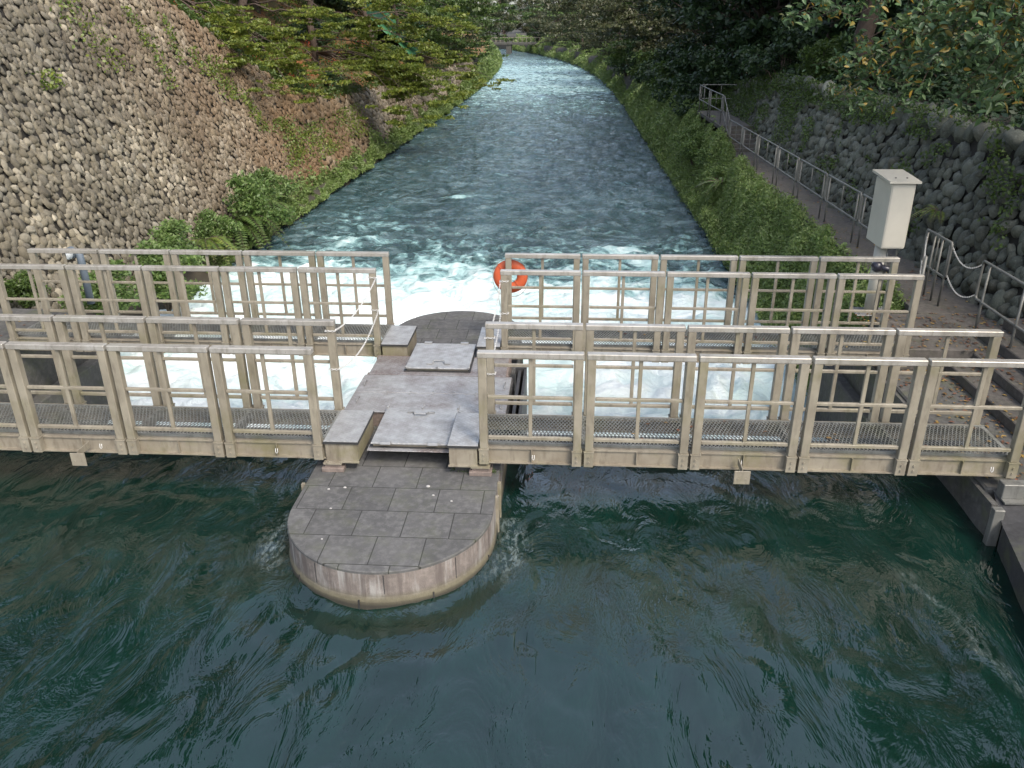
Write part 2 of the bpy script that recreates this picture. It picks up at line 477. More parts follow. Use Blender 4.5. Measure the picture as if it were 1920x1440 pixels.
# ------------------------------------------------------------------ upstream pool
def ypos(a, b, s0, g=1.0):
    ys = [a]; s = s0
    while ys[-1] < b: ys.append(ys[-1]+s); s *= g
    return np.array(ys)
xs = np.concatenate([np.arange(-16, -6.5, .25), np.arange(-6.5, 4.6, .035)])
ys = np.concatenate([np.arange(-8, 2.0, .3), np.arange(2.0, 8.72, .035)])
X, Y = np.meshgrid(xs, ys)
dx, dy = X+1.67, Y-6.72
r = np.hypot(dx, dy)
# flow-following coordinates: lines spread around the nose
wx = X+.35*pn(X*.5, Y*.4)+.3*dx/np.maximum(r, .9)**2
wy = Y+.35*pn(X*.5+9, Y*.4+3)
Z = .032*fbm(wx*.75, wy*.55, 2)
ridge = 1-np.abs(fbm(wx*1.1+3, wy*.8+7, 3, .5))*1.8
Z += -.040*np.clip(ridge-.55, 0, 1)*(.5+.5*sstep(-.2, .4, pn(X*.35+4, Y*.35)))
side = sstep(.5, 3.5, np.abs(dx))
Z += .004*fbm((wx*math.cos(.5)+np.sign(dx)*wy*.4)*3.2, wy*1.2, 3)*(.5+.6*side)
bow = np.exp(-np.clip(r-1.02, 0, 9)/.55)*sstep(.6, -.4, dy/np.maximum(r, .5)+.2)
Z += .018*bow*np.sin(r*15+1.2*pn(X*1.2, Y*1.2))+.03*np.exp(-((r-1.02)/.12)**2)*(dy < 0)
foam = .34*np.exp(-((r-1.22)/.13)**2)*sstep(.25, .6, np.abs(dx)/np.maximum(r, .1))*sstep(-.75, -.2, dy)*(dy < .5)
foam += .16*np.exp(-((X-3.75+.25*(Y-4.5)+.1*pn(X*2, Y*2))/.07)**2)*(Y < 6.5)*(Y > 3)*(X > 2)
meta(grid('canal_water', X, Y, ZUP+Z, M_wup, attrs={'foam': foam.ravel()}), kind='structure')

# ------------------------------------------------------------------ downstream river
ys = np.concatenate([np.arange(8.85, 26, .055), ypos(26, 330, .08, 1.018)])
tt = np.linspace(0, 1, 260)
XL = -10.6+shL(ys); XR = 5.9+shR(ys)
X = XL[:, None]+(XR-XL)[:, None]*tt[None]; Y = np.repeat(ys[:, None], 260, 1)
wx = X+.6*pn(X*.4, Y*.3); wy = Y+.8*pn(X*.3+5, Y*.35)
amp = .06+.13*np.exp(-((Y-13)/6)**2)+.02*np.clip(Y/100, 0, 1)
rid = (1-np.abs(fbm(wx*.9+.25*wy, wy*.55-.2*wx, 4, .55))*1.5)
Z = amp*(fbm(wx*.55, wy*.4, 4, .55)*1.1+.55*rid-.3)+(.05+.03*np.clip(Y/60, 0, 1))*fbm(wx*1.3+.3*wy, wy*2.4, 4, .6)+.075*fbm(wx*.8-.2*wy, wy*1.25, 3, .5)
# overfall sheet just behind the gates
Z += 1.05*sstep(10.3, 8.9, Y)
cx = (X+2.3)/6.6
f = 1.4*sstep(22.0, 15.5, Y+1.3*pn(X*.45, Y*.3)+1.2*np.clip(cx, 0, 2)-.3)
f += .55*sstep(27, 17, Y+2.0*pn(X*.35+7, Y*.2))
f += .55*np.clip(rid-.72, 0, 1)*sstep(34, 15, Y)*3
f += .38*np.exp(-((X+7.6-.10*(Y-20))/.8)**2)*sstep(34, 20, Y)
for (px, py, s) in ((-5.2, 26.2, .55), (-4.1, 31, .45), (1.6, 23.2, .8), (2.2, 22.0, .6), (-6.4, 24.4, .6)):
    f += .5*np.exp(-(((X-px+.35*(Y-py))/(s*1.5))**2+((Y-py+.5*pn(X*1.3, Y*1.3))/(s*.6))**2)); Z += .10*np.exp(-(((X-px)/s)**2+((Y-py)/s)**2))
f += .55*sstep(45, 95, Y)*sstep(220, 120, Y)  # pale sky reflection on the far reach, painted in through the mask
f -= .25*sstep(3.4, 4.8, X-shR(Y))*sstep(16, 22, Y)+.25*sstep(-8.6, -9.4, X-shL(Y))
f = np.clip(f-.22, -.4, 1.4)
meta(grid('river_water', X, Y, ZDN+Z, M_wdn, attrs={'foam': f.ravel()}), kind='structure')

# ------------------------------------------------------------------ cobble walls
def dome(sub):
    # low polygon half ellipsoid, facing +Z
    rings = {1: 3, 2: 4}[sub]; seg = {1: 7, 2: 10}[sub]
    v = [(0, 0, 1.0)]; f3 = []; f4 = []
    for i in range(1, rings+1):
        th = i/rings*math.pi*.53
        for k in range(seg):
            a = 2*math.pi*(k+.5*(i % 2))/seg
            v.append((math.sin(th)*math.cos(a), math.sin(th)*math.sin(a), math.cos(th)))
    for k in range(seg): f3.append((0, 1+k, 1+(k+1) % seg))
    for i in range(1, rings):
        for k in range(seg):
            a = 1+(i-1)*seg+k; b = 1+(i-1)*seg+(k+1) % seg; c = a+seg; d = b+seg
            f4.append((a, c, d, b))
    return np.array(v), np.array(f3), np.array(f4)
def cobbles(centers, P, Nn, T, B, sizes, rng, sub):
    V, F3, F4 = dome(sub)
    variants = []
    for _ in range(10):
        d = V.copy()
        k = rng.normal(size=(4, 3))
        for q in k: d = d*(1+.10*np.sin(2.2*(V@q)+q[0]*3))[:, None]
        sq = .85+.3*rng.random(); d[:, 2] = np.sign(d[:, 2])*np.abs(d[:, 2])**sq
        variants.append(d)
    variants = np.array(variants)
    n = len(P); vi = rng.integers(0, 10, n)
    L = variants[vi]*sizes[:, None, :]
    th = rng.normal(math.pi/2, .55, n); c, s = np.cos(th), np.sin(th)
    x = L[..., 0]*c[:, None]-L[..., 1]*s[:, None]; y = L[..., 0]*s[:, None]+L[..., 1]*c[:, None]
    tl = rng.normal(0, .12, (n, 2))
    z = L[..., 2]+x*tl[:, :1]+y*tl[:, 1:]
    W = P[:, None, :]+x[..., None]*T+y[..., None]*B+z[..., None]*Nn
    m = len(V); off = (np.arange(n)*m)[:, None, None]
    return W.reshape(-1, 3), (F3[None]+off).reshape(-1, 3), (F4[None]+off).reshape(-1, 4)
def wall_points(y0, y1, s_of, sp, rng, relax=6):
    # jittered hex packing over (y, slope distance)
    pts = []
    smax = max(s_of(y) for y in np.linspace(y0, y1, 60))
    rows = int(smax/(sp*.80))+1
    for i in range(rows):
        ny = int((y1-y0)/sp)
        for k in range(ny+1):
            pts.append((y0+(k+.5*(i % 2))*sp+rng.normal(0, .17)*sp, (i+.35)*sp*.80+rng.normal(0, .15)*sp))
    pts = np.array(pts)
    keep = np.array([0 <= b <= s_of(a) for a, b in pts])
    return pts[keep]

BL = .42
def ztopL(y): return float(np.interp(y, [8, 18, 26.5, 28.3, 31, 35, 40, 70, 230], [7.5, 7.2, 5.1, 4.5, 3.2, 1.5, .85, .55, .3]))
nl = math.hypot(1, BL)
TL = np.array([0, 1.0, 0]); BLv = np.array([-BL, 0, 1.0])/nl; NL = np.array([1.0, 0, BL])/nl
def lw(y, s): return np.array([-9.85, y, -2.15])+BLv*s
def build_left_wall():
    rng = np.random.default_rng(11)
    vs = []; f3 = []; f4 = []; n = 0
    for (a, b, sp, sub) in ((8.5, 34, .175, 2), (34, 58, .30, 1), (58, 100, .45, 1)):
        pts = wall_points(a, b, lambda y: (ztopL(y)+2.15)*nl, sp, rng)
        P = np.array([-9.85+shL(0), 0, -2.15])+pts[:, :1]*TL+pts[:, 1:]*BLv
        P[:, 0] += shL(pts[:, 0])
        P += NL*rng.normal(0, .02, (len(P), 1))
        sc = sp*rng.lognormal(0, .17, (len(P), 1))
        sz = np.concatenate([sc*.62, sc*.46, sc*.32], 1)
        v, a3, a4 = cobbles(None, P, NL, TL, BLv, sz, rng, sub)
        vs.append(v); f3.append(a3+n); f4.append(a4+n); n += len(v)
    yy = np.concatenate([np.arange(8, 40, 1.0), np.arange(40, 101, 3)])
    ss = np.linspace(-.6, 1, 10)
    Xb = []; 
    for y in yy:
        tot = (ztopL(y)+2.15)*nl
        for s_ in np.linspace(-.8, tot+.05, 10):
            p = np.array([-9.85+shL(y), y, -2.15])+BLv*s_-NL*.02; Xb.append(p)
    Xb = np.array(Xb); m = 10
    i = np.arange(len(yy)-1)[:, None]*m+np.arange(m-1)[None]
    q = np.stack([i, i+m, i+m+1, i+1], -1).reshape(-1, 4)+n
    vs.append(Xb)
    F3 = np.concatenate(f3); F4 = np.concatenate(f4)
    mid = np.concatenate([np.zeros(len(F3)), np.zeros(len(F4)), np.ones(len(q))])
    o = mesh_np('cobblestone_wall', np.concatenate(vs), [F3, F4, q], None, None, True, mats=[M_stoneL, M_mortar], midx=mid)
    meta(o, 'tall leaning wall of brownish river cobbles along the left bank', 'wall')
build_left_wall()

BR = .40; nr = math.hypot(1, BR)
TR = np.array([0, -1.0, 0]); BRv = np.array([BR, 0, 1.0])/nr; NR = np.array([-1.0, 0, BR])/nr
def ztopR(y): return float(np.interp(y, [4, 29, 31, 36, 44], [2.2, 2.2, 2.15, 1.6, 1.2]))
def zbotR(y): return float(np.interp(y, [4, 8.5, 9.5, 60], [-.6, -.4, -.1, -.1]))
def build_right_wall():
    rng = np.random.default_rng(12)
    vs = []; f3 = []; f4 = []; n = 0
    pts = wall_points(4, 42, lambda y: (ztopR(y)+.6)*nr-.12, .255, rng)
    P = np.array([6.47-BR*.6, 0, -.7])+pts[:, :1]*np.array([0, 1, 0])+pts[:, 1:]*BRv
    P += NR*rng.normal(0, .02, (len(P), 1))
    sc = .255*rng.lognormal(0, .14, (len(P), 1))
    v, a3, a4 = cobbles(None, P, NR, TR, BRv, np.concatenate([sc*.56, sc*.40, sc*.36], 1), rng, 2)
    vs.append(v); f3.append(a3); f4.append(a4); n += len(v)
    # upright coping stones
    ys = np.arange(4, 42, .33)
    P = np.array([[6.5+BR*ztopR(y)+.02, y+rng.normal(0, .03), ztopR(y)+.02+rng.normal(0, .03)] for y in ys])
    k = len(P); sz = np.stack([rng.uniform(.17, .34, k), rng.uniform(.12, .19, k), rng.uniform(.14, .24, k)], 1)
    v, a3, a4 = cobbles(None, P, NR, TR, BRv, sz, rng, 2)
    vs.append(v); f3.append(a3+n); f4.append(a4+n); n += len(v)
    yy = np.arange(4, 43, 1.0); m = 5; Xb = []
    for y in yy:
        for z in np.linspace(-.9, ztopR(y)+.1, m): Xb.append((6.53+BR*z, y, z))
    i = np.arange(len(yy)-1)[:, None]*m+np.arange(m-1)[None]
    q = np.stack([i, i+1, i+m+1, i+m], -1).reshape(-1, 4)+n
    vs.append(np.array(Xb))
    F3 = np.concatenate(f3); F4 = np.concatenate(f4)
    mid = np.concatenate([np.zeros(len(F3)+len(F4)), np.ones(len(q))])
    o = mesh_np('cobblestone_wall', np.concatenate(vs), [F3, F4, q], None, None, True, mats=[M_stoneR, M_mortar], midx=mid)
    meta(o, 'low grey boulder wall with coping stones beside the right footpath', 'wall')
build_right_wall()

# ------------------------------------------------------------------ terrain
ys = np.concatenate([np.arange(4, 60, .8), ypos(60, 420, 2, 1.08)])
ss = np.concatenate([np.linspace(0, 8, 26), np.linspace(9, 90, 30)])
X = np.zeros((len(ys), len(ss))); Y = X.copy(); Z = X.copy()
for i, y in enumerate(ys):
    zt = ztopL(y); x0 = -9.85+shL(y)-BL*(zt+2.15)+.03
    X[i] = x0-ss; Y[i] = y; Z[i] = zt-.02+.62*ss-.0035*ss**2+.25*fbm(ss*.4, np.full_like(ss, y*.4), 3)*np.clip(ss, 0, 1)
HL = (X, Y, Z)
meta(grid('hillside', X[:, ::-1], Y[:, ::-1], Z[:, ::-1], M_soil), kind='structure')
def hill(x, y):
    zt = ztopL(y); x0 = -9.85+float(shL(y))-BL*(zt+2.15); s = max(0, x0-x)
    return zt+.62*s-.0035*s*s
# left abutment bank between wall foot and water is a narrow dark soil ledge
ys = np.concatenate([np.arange(11.6, 60, .6), ypos(60, 330, 3, 1.05)])
prof = [(-10.5, -1.6), (-10.05, -1.62), (-9.6, -1.7), (-9.35, -1.85), (-9.15, -2.5)]
X = np.array([[p[0]+float(shL(y))+.12*pn(np.array(y*.7), np.array(3.)) for p in prof] for y in ys])
Z = np.array([[p[1]+(.5*max(0, (18-y)/6) if k < 3 else 0)+.1*pn(np.array(y), np.array(k*1.)) for k, p in enumerate(prof)] for y in ys])
Y = np.repeat(ys[:, None], len(prof), 1)
meta(grid('left_bank', X, Y, Z, M_dsoil), kind='structure')

# right side: bank, path, upper terrace
ys = np.concatenate([np.arange(12.6, 60, .6), ypos(60, 420, 3, 1.05)])
def rbank_prof(y):
    up = float(np.interp(y, [36, 48], [0, 1]))
    return [(4.55, -2.6), (4.75, -2.0), (4.95, -1.2), (5.2, -.55), (5.5, -.14), (6.6+3*up, -.10+.6*up)]
X = np.array([[p[0]+float(shR(y))+(.15*float(pn(np.array(y*.5), np.array(k+.5))) if k < 4 else 0) for k, p in enumerate(rbank_prof(y))] for y in ys])
Z = np.array([[p[1] for p in rbank_prof(y)] for y in ys]); Y = np.repeat(ys[:, None], 6, 1)
meta(grid('right_bank', X, Y, Z, M_dsoil), kind='structure')
ss = np.concatenate([np.linspace(0, 10, 20), np.linspace(12, 120, 20)])
ys2 = np.concatenate([np.arange(3, 60, 1.0), ypos(60, 420, 3, 1.06)])
X = np.zeros((len(ys2), len(ss))); Y = X.copy(); Z = X.copy()
def terr(x, y):
    x0 = 6.58+BR*ztopR(y)+float(shR(y)); s = max(0, x-x0)
    return ztopR(y)*float(np.interp(y, [42, 50, 60], [1, .7, .4]))+.05*s
for i, y in enumerate(ys2):
    x0 = 6.58+BR*ztopR(y)+float(shR(y)); X[i] = x0+ss; Y[i] = y
    Z[i] = [terr(x0+s, y) for s in ss]; Z[i] += .15*fbm(ss*.3, np.full_like(ss, y*.3), 3)*np.clip(ss/2, 0, 1)
meta(grid('right_terrace', X, Y, Z, M_dsoil), kind='structure')
# path slab along the wall foot with stairs up at its far end
mb = MB(); mb.box(5.42, 6.62, 12.2, 29.4, -.30, -.02, .01)
meta(mb.build('footpath', M_path), kind='structure')
mb = MB()
for i in range(6): mb.box(5.45, 6.9, 29.4+i*.30, 36.6, -.3+i*.12, .10+i*.12-.02)
meta(mb.build('stone_stairs', M_path), 'short flight of dark steps rising at the far end of the right footpath', 'stairs')

# ------------------------------------------------------------------ abutments
ab = empty('left_abutment', (-8.9, 9.5, -.1)); meta(ab, 'dark concrete abutment slab under the left ends of the walkways', 'abutment')
mb = MB(); mb.box(-14, -7.95, 7.0, 12.3, -3, -.20, .02); o = mb.build('block', M_conc, ab); o.location = (8.9, -9.5, .1)
mb = MB(); mb.box(-8.25, -7.75, 8.7, 12.6, -3, -1.0, .02); o = mb.build('gate_sill', M_conc, ab); o.location = (8.9, -9.5, .1)
rb = empty('right_abutment', (5, 9, -.1)); meta(rb, 'leaf strewn concrete abutment under the right ends of the walkways', 'abutment')
mb = MB(); mb.box(4.35, 6.9, 7.45, 12.2, -3, -.30, .02)
mb.box(4.30, 4.36, 7.2, 12.5, -3, -.34)
o = mb.build('block', M_conc, rb); o.location = (-5, -9, .1)
mb = MB(); mb.box(4.15, 4.33, 8.75, 12.6, -3, -.9, .02); o = mb.build('gate_slot_wall', M_conc, rb); o.location = (-5, -9, .1)
# concrete plinth and steps where the path comes down to the walkways
mb = MB(); mb.box(4.55, 5.55, 10.55, 11.3, -.3, .02, .015)
for i in range(4): mb.box(5.20+.32*i, 6.6, 8.2, 11.2+.0*i, -.30+.0*i+.14*i, -.16+.14*i, .012)
mb.box(4.7, 6.6, 11.3, 12.2, -.3, -.03, .012)
meta(mb.build('landing_steps', M_path), 'worn concrete plinth and side steps between the path and the right walkways', 'steps')
# sloping revetment upstream of the right abutment
v = [(4.30, 6.95, -.42), (4.42, 7.45, -.32), (6.8, 7.45, -.1), (6.8, 3.0, .0), (4.0, 5.6, -.42), (3.6, 3.0, -.42), (4.38, 7.0, -1.6), (4.38, 7.45, -1.6), (4.0, 5.6, -1.6), (3.55, 3.0, -1.6),
     (2.6, -4, -.42), (2.5, -4, -1.6), (6.8, -4, 0)]
o = mesh_np('canal_revetment', v, [np.array([(0, 4, 3, 2), (4, 5, 12, 3)]), np.array([(0, 2, 1)])], M_dconc)
mb = MB()
vv = np.array(v)
o2 = mesh_np('revetment_face', v, [np.array([(6, 8, 4, 0), (8, 9, 5, 4), (9, 11, 10, 5)]), np.array([(5, 10, 12)])], M_dconc, o)
meta(o, 'dark sloping concrete bank at the water edge in the right corner', 'embankment')
mb = MB(); mb.box(4.24, 4.34, 7.02, 7.10, -1.4, -.3, .005)
o = mb.build('guide_post', M_galv); meta(o, 'pale steel stop log guide standing at the corner of the right abutment', 'guide post')
mb = MB(); mb.box(4.42, 5.6, 7.28, 7.40, -.32, -.16, .006); mb.box(4.42, 5.6, 7.2, 7.44, -.335, -.318)
meta(mb.build('bearing_channel', M_galv), 'blue grey steel channel lying on the right abutment below the near walkway', 'steel channel')

# ------------------------------------------------------------------ pier
PX, PR, PZ = -1.67, 1.005, -.30
def stadium(rad, y0, y1, n=36):
    a = np.linspace(math.pi, 2*math.pi, n); p = [(PX+rad*math.cos(t), y0+rad*math.sin(t)) for t in a]
    b = np.linspace(0, math.pi, n); p += [(PX+rad*math.cos(t), y1+rad*math.sin(t)) for t in b]
    return p
def prism(outline, zs, scales=None):
    mbb = MB(); n = len(outline); v = []
    for k, z in enumerate(zs):
        s = 0 if scales is None else scales[k]
        for (x, y) in outline:
            cy = min(max(y, 6.72), 11.8); d = math.hypot(x-PX, y-cy); f_ = (d+s)/d
            v.append((PX+(x-PX)*f_, cy+(y-cy)*f_, z))
    q = []
    for k in range(len(zs)-1):
        for i in range(n):
            j = (i+1) % n; q.append((k*n+i, k*n+j, (k+1)*n+j, (k+1)*n+i))
    mbb.add(v, q); return mbb, v, n
pier = empty('concrete_pier', (PX, 9.2, ZUP)); meta(pier, 'long round nosed concrete pier standing in mid channel under the walkways', 'pier')
ol = stadium(PR, 6.72, 11.8)
mbb, v, n = prism(ol, [-3.2, -.85, -.62, -.57, -.33], [.022, .022, .018, .004, 0])
o = mbb.build('side_wall', M_pierside, pier, False); o.location = (-PX, -9.2, -ZUP)
# vertical formwork joints
for k, a in enumerate(np.radians([198, 217, 238, 258, 277, 296, 316, 338])):
    mb = MB()
    x, y = PX+PR*math.cos(a), 6.72+PR*math.sin(a)
    t = (-math.sin(a), math.cos(a))
    if k % 2 == 0: mb.bar((x, y, -.585), (x, y, -.34), .008, .006, (math.cos(a), math.sin(a), 0))
    else: 
        x, y = PX+(PR+.02)*math.cos(a+.1), 6.72+(PR+.02)*math.sin(a+.1)
        mb.bar((x, y, -.72), (x, y, -.60), .012, .01, (math.cos(a), math.sin(a), 0))
    o = mb.build('joint', M_dark, pier); o.location = (-PX, -9.2, -ZUP)
nn = len(ol)
v = [(x, y, -.33) for x, y in ol]+[(x, y, -.308) for x, y in ol]
v += [(PX+(x-PX)*.992, (min(max(y, 6.72), 11.8))+(y-min(max(y, 6.72), 11.8))*.992, PZ) for x, y in ol]
q = [(k*nn+i, k*nn+(i+1) % nn, (k+1)*nn+(i+1) % nn, (k+1)*nn+i) for k in (0, 1) for i in range(nn)]
me = bpy.data.meshes.new('paving'); me.from_pydata(v, [], q+[tuple(range(2*nn, 3*nn))]); me.materials.append(M_slab)
o = bpy.data.objects.new('paving', me); COL.objects.link(o); o.parent = pier; o.location = (-PX, -9.2, -ZUP)
# steel gate guides on the flanks
for sx, x0 in ((1, -.665), (-1, -2.675)):
    mb = MB()
    for y in ((6.98, 7.25) if sx > 0 else (7.12,)): mb.box(min(x0, x0+sx*.035), max(x0, x0+sx*.035), y, y+.04, -1.3, -.29)
    o = mb.build('guide_rail', M_paint, pier); o.location = (-PX, -9.2, -ZUP)
    if sx < 0: continue
    mb = MB(); mb.box(min(x0+sx*.02, x0+sx*.17), max(x0+sx*.02, x0+sx*.17), 8.4, 8.46, -3, -.12); mb.box(min(x0+sx*.02, x0+sx*.17), max(x0+sx*.02, x0+sx*.17), 9.95, 10.05, -3, -.12)
    mb.box(min(x0+sx*.06, x0+sx*.10), max(x0+sx*.06, x0+sx*.10), 8.46, 9.95, -3, -.15); mb.box(min(x0+sx*.14, x0+sx*.17), max(x0+sx*.14, x0+sx*.17), 8.46, 9.95, -3, -.13)
    o = mb.build('gate_slot', M_dark, pier); o.location = (-PX, -9.2, -ZUP)

# sluice gates closing the two bays
for (a, b, lab) in ((-7.95, -2.72, 'left'), (-.6, 4.15, 'right')):
    mb = MB(); mb.box(a, b, 8.70, 8.78, -3, -.50)
    for x in np.arange(a+.3, b, .8): mb.box(x, x+.06, 8.66, 8.70, -3, -.50)
    meta(mb.build('sluice_gate', M_dark), f'dark steel gate leaf closing the {lab} bay below the walkways', 'sluice gate')

# ------------------------------------------------------------------ deck plates, hatches, step boxes on the pier
ZD = -.10
mb = MB()
for y in (8.5, 9.0, 9.6, 10.2): mb.box(-2.58, -.72, y+.01, y+.09, PZ, ZD-.012)
for x in (-2.56, -.82): mb.box(x, x+.09, 8.5, 10.28, PZ, ZD-.013)
meta(mb.build('deck_subframe', M_brick), 'low rusty steel frame carrying the cover plates on the pier', 'frame')
def plate(x0, x1, y0, y1, mat, lab, handles=(), screws=()):
    t = empty('cover_plate', ((x0+x1)/2, (y0+y1)/2, ZD)); meta(t, lab, 'cover plate', 'checker plates covering the pier')
    cx_, cy_ = (x0+x1)/2, (y0+y1)/2
    mb = MB(); mb.box(x0-cx_, x1-cx_, y0-cy_, y1-cy_, -.01, 0, .003); mb.build('plate', mat, t)
    for hx, hy in handles:
        mb = MB(); mb.tube([(hx-cx_, hy-cy_-.07, 0), (hx-cx_, hy-cy_-.065, .025), (hx-cx_, hy-cy_+.065, .025), (hx-cx_, hy-cy_+.07, 0)], .006, 6); mb.build('handle', M_hinge, t, True)
    if screws:
        for hx, hy in screws:
            mb = MB(); mb.tube([(hx-cx_, hy-cy_, 0), (hx-cx_, hy-cy_, .008)], .014, 8); mb.build('bolt', M_hinge, t)
plate(-2.60, -.67, 8.49, 9.038, M_plate, 'pale checker plate across the pier just behind the near hatch', ((-2.50, 8.80), (-.74, 8.7)), [(x, 9.01) for x in (-2.2, -1.9, -1.62, -1.35, -1.08)])
plate(-2.60, -.67, 9.05, 9.592, M_plate, 'rust mottled checker plate across the middle of the pier', ((-2.52, 9.3), (-.74, 9.3)), [(x, 9.085) for x in (-2.2, -1.9, -1.62, -1.35, -1.08)])
plate(-2.55, -.75, 9.61, 10.24, M_plate_rust, 'dark rusty plate surrounding the far hatch on the pier')
plate(-2.10, -1.20, 7.55, 8.48, M_plate_rust, 'dark rusty plate lying under the near hatch cover')

def box_thing(x0, x1, y0, y1, lab):
    cx_, cy_ = (x0+x1)/2, (y0+y1)/2
    t = empty('step_box', (cx_, cy_, PZ)); meta(t, lab, 'step box', 'steel step boxes at the walkway ends')
    mb = MB(); mb.box(x0-cx_, x1-cx_, y0-cy_, y1-cy_, .347, .357, .002); mb.build('lid', M_lid, t)
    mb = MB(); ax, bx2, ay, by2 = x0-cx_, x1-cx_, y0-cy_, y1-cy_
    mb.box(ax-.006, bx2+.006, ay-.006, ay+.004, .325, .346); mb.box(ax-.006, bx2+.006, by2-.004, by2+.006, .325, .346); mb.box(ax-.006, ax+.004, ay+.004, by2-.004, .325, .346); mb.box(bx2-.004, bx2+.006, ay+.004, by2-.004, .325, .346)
    mb.build('edge_shade', M_dark, t)  # dark strips added under the lid edge as the shade of the gap
    mb = MB(); h = .343
    a, b, c, d = x0-cx_+.012, x1-cx_-.012, y0-cy_+.012, y1-cy_-.012
    mb.box(a, b, c, c+.008, .11, h); mb.box(a, b, d-.008, d, .11, h); mb.box(a, a+.008, c+.008, d-.008, .11, h); mb.box(b-.008, b, c+.008, d-.008, .11, h)
    mb.box(a-.01, b+.01, c-.02, c-.001, .10, .118); mb.build('side_panel', M_beam, t)
    mb = MB(); mb.box(a+.05, a+.07, c+.0, d, .10, .109); mb.box(a+.05, b-.05, c+.05, d-.05, 0, .10); mb.build('base', M_dark, t)
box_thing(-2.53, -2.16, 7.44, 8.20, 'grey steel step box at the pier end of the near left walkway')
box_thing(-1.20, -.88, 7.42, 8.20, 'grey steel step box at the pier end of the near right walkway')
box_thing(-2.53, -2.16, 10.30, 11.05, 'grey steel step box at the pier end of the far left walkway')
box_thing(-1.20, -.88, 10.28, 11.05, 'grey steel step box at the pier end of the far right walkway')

def hatch(x0, x1, y0, y1, near):
    cx_, cy_ = (x0+x1)/2, (y0+y1)/2
    t = empty('hatch_cover', (cx_, cy_, ZD+.01)); meta(t, 'raised steel hatch cover with bent handle, '+('nearest on the pier between the step boxes' if near else 'farther back on the rusty plate'), 'hatch', 'hatch covers on the pier')
    hx, hy = (x1-x0)/2, (y1-y0)/2
    mb = MB(); mb.box(-hx, hx, -hy, hy, .025, .045, .004); mb.build('lid', M_hatch, t)
    mb = MB(); mb.box(-hx+.02, hx-.02, -hy+.02, hy-.02, -.06 if near else -.005, .0245); mb.build('frame', M_beam, t)
    mb = MB(); mb.box(-hx-.016, hx+.016, -hy-.012, hy+.012, -.012 if near else -.008, -.0015 if near else .003); mb.build('gap_shade', M_dark, t)  # dark rim added around the hatch as the shade of its gap
    s = -1 if near else 1
    for q in (-.55, .55):
        mb = MB(); mb.box(q*hx*1.1-.055, q*hx*1.1+.055, s*hy-.02, s*hy+.03, .045, .062, .004)
        mb.tube([(q*hx*1.1-.055, s*hy+s*.03, .05), (q*hx*1.1+.055, s*hy+s*.03, .05)], .011, 8); mb.build('hinge', M_hinge, t)
    hyy = -s*hy*.72; b_ = s*.075
    mb = MB(); P = [(-.15, hyy, .052), (-.09, hyy, .055), (-.082, hyy+b_*.2, .058), (-.065, hyy+b_, .07), (.065, hyy+b_, .07), (.082, hyy+b_*.2, .058), (.09, hyy, .055), (.15, hyy, .052)]
    mb.tube(P, .009, 8); mb.box(-.16, -.10, hyy-.012, hyy+.012, .045, .062, .003); mb.box(.10, .16, hyy-.012, hyy+.012, .045, .062, .003); mb.build('handle', M_hinge, t)
    for q in (-1, 0, 1):
        mb = MB(); mb.box(q*hx*.98-.012, q*hx*.98+.012, -s*hy-.015, -s*hy+.02, .035, .065, .003)
        mb.tube([(q*hx*.98, -s*hy-.02*s*-1, .05), (q*hx*.98+.02, -s*hy-s*.035, .075)], .006, 6); mb.build('latch', M_hinge, t)
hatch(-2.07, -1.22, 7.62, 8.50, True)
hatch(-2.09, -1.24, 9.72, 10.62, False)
# bearing blocks under the near walkways
for x, lab in ((-2.45, 'left'), (-.86, 'right')):
    t = empty('bearing_block', (x, 7.5, PZ)); meta(t, f'stacked brick bearing block under the near {lab} walkway', 'bearing block', 'bearing blocks on the pier')
    mb = MB(); mb.box(-.12, .12, -.10, .10, 0, .05, .005); mb.box(-.09, .09, -.07, .10, .05, .085, .005); mb.build('block', M_brick, t)
    mb = MB(); mb.box(-.10, .10, -.085, .10, .085, .10); mb.build('steel_shim', M_beam, t)
for x, y, s in ((-1.38, 7.17, .018), (-2.24, 7.10, .014), (-2.40, 7.06, .012), (-1.30, 7.0, .012), (-1.10, 6.9, .011), (-2.28, 6.70, .010), (-2.22, 6.18, .009)):
    V, F3, F4 = dome(1)
    V = V*np.array([s*1.3, s, s*.7]); o = mesh_np('pebble', V, [F3, F4], M_pebble, None, True); o.location = (x, y, PZ+.001)
    meta(o, 'small white pebble lying on the pier paving', 'pebble', 'white pebbles on the pier')

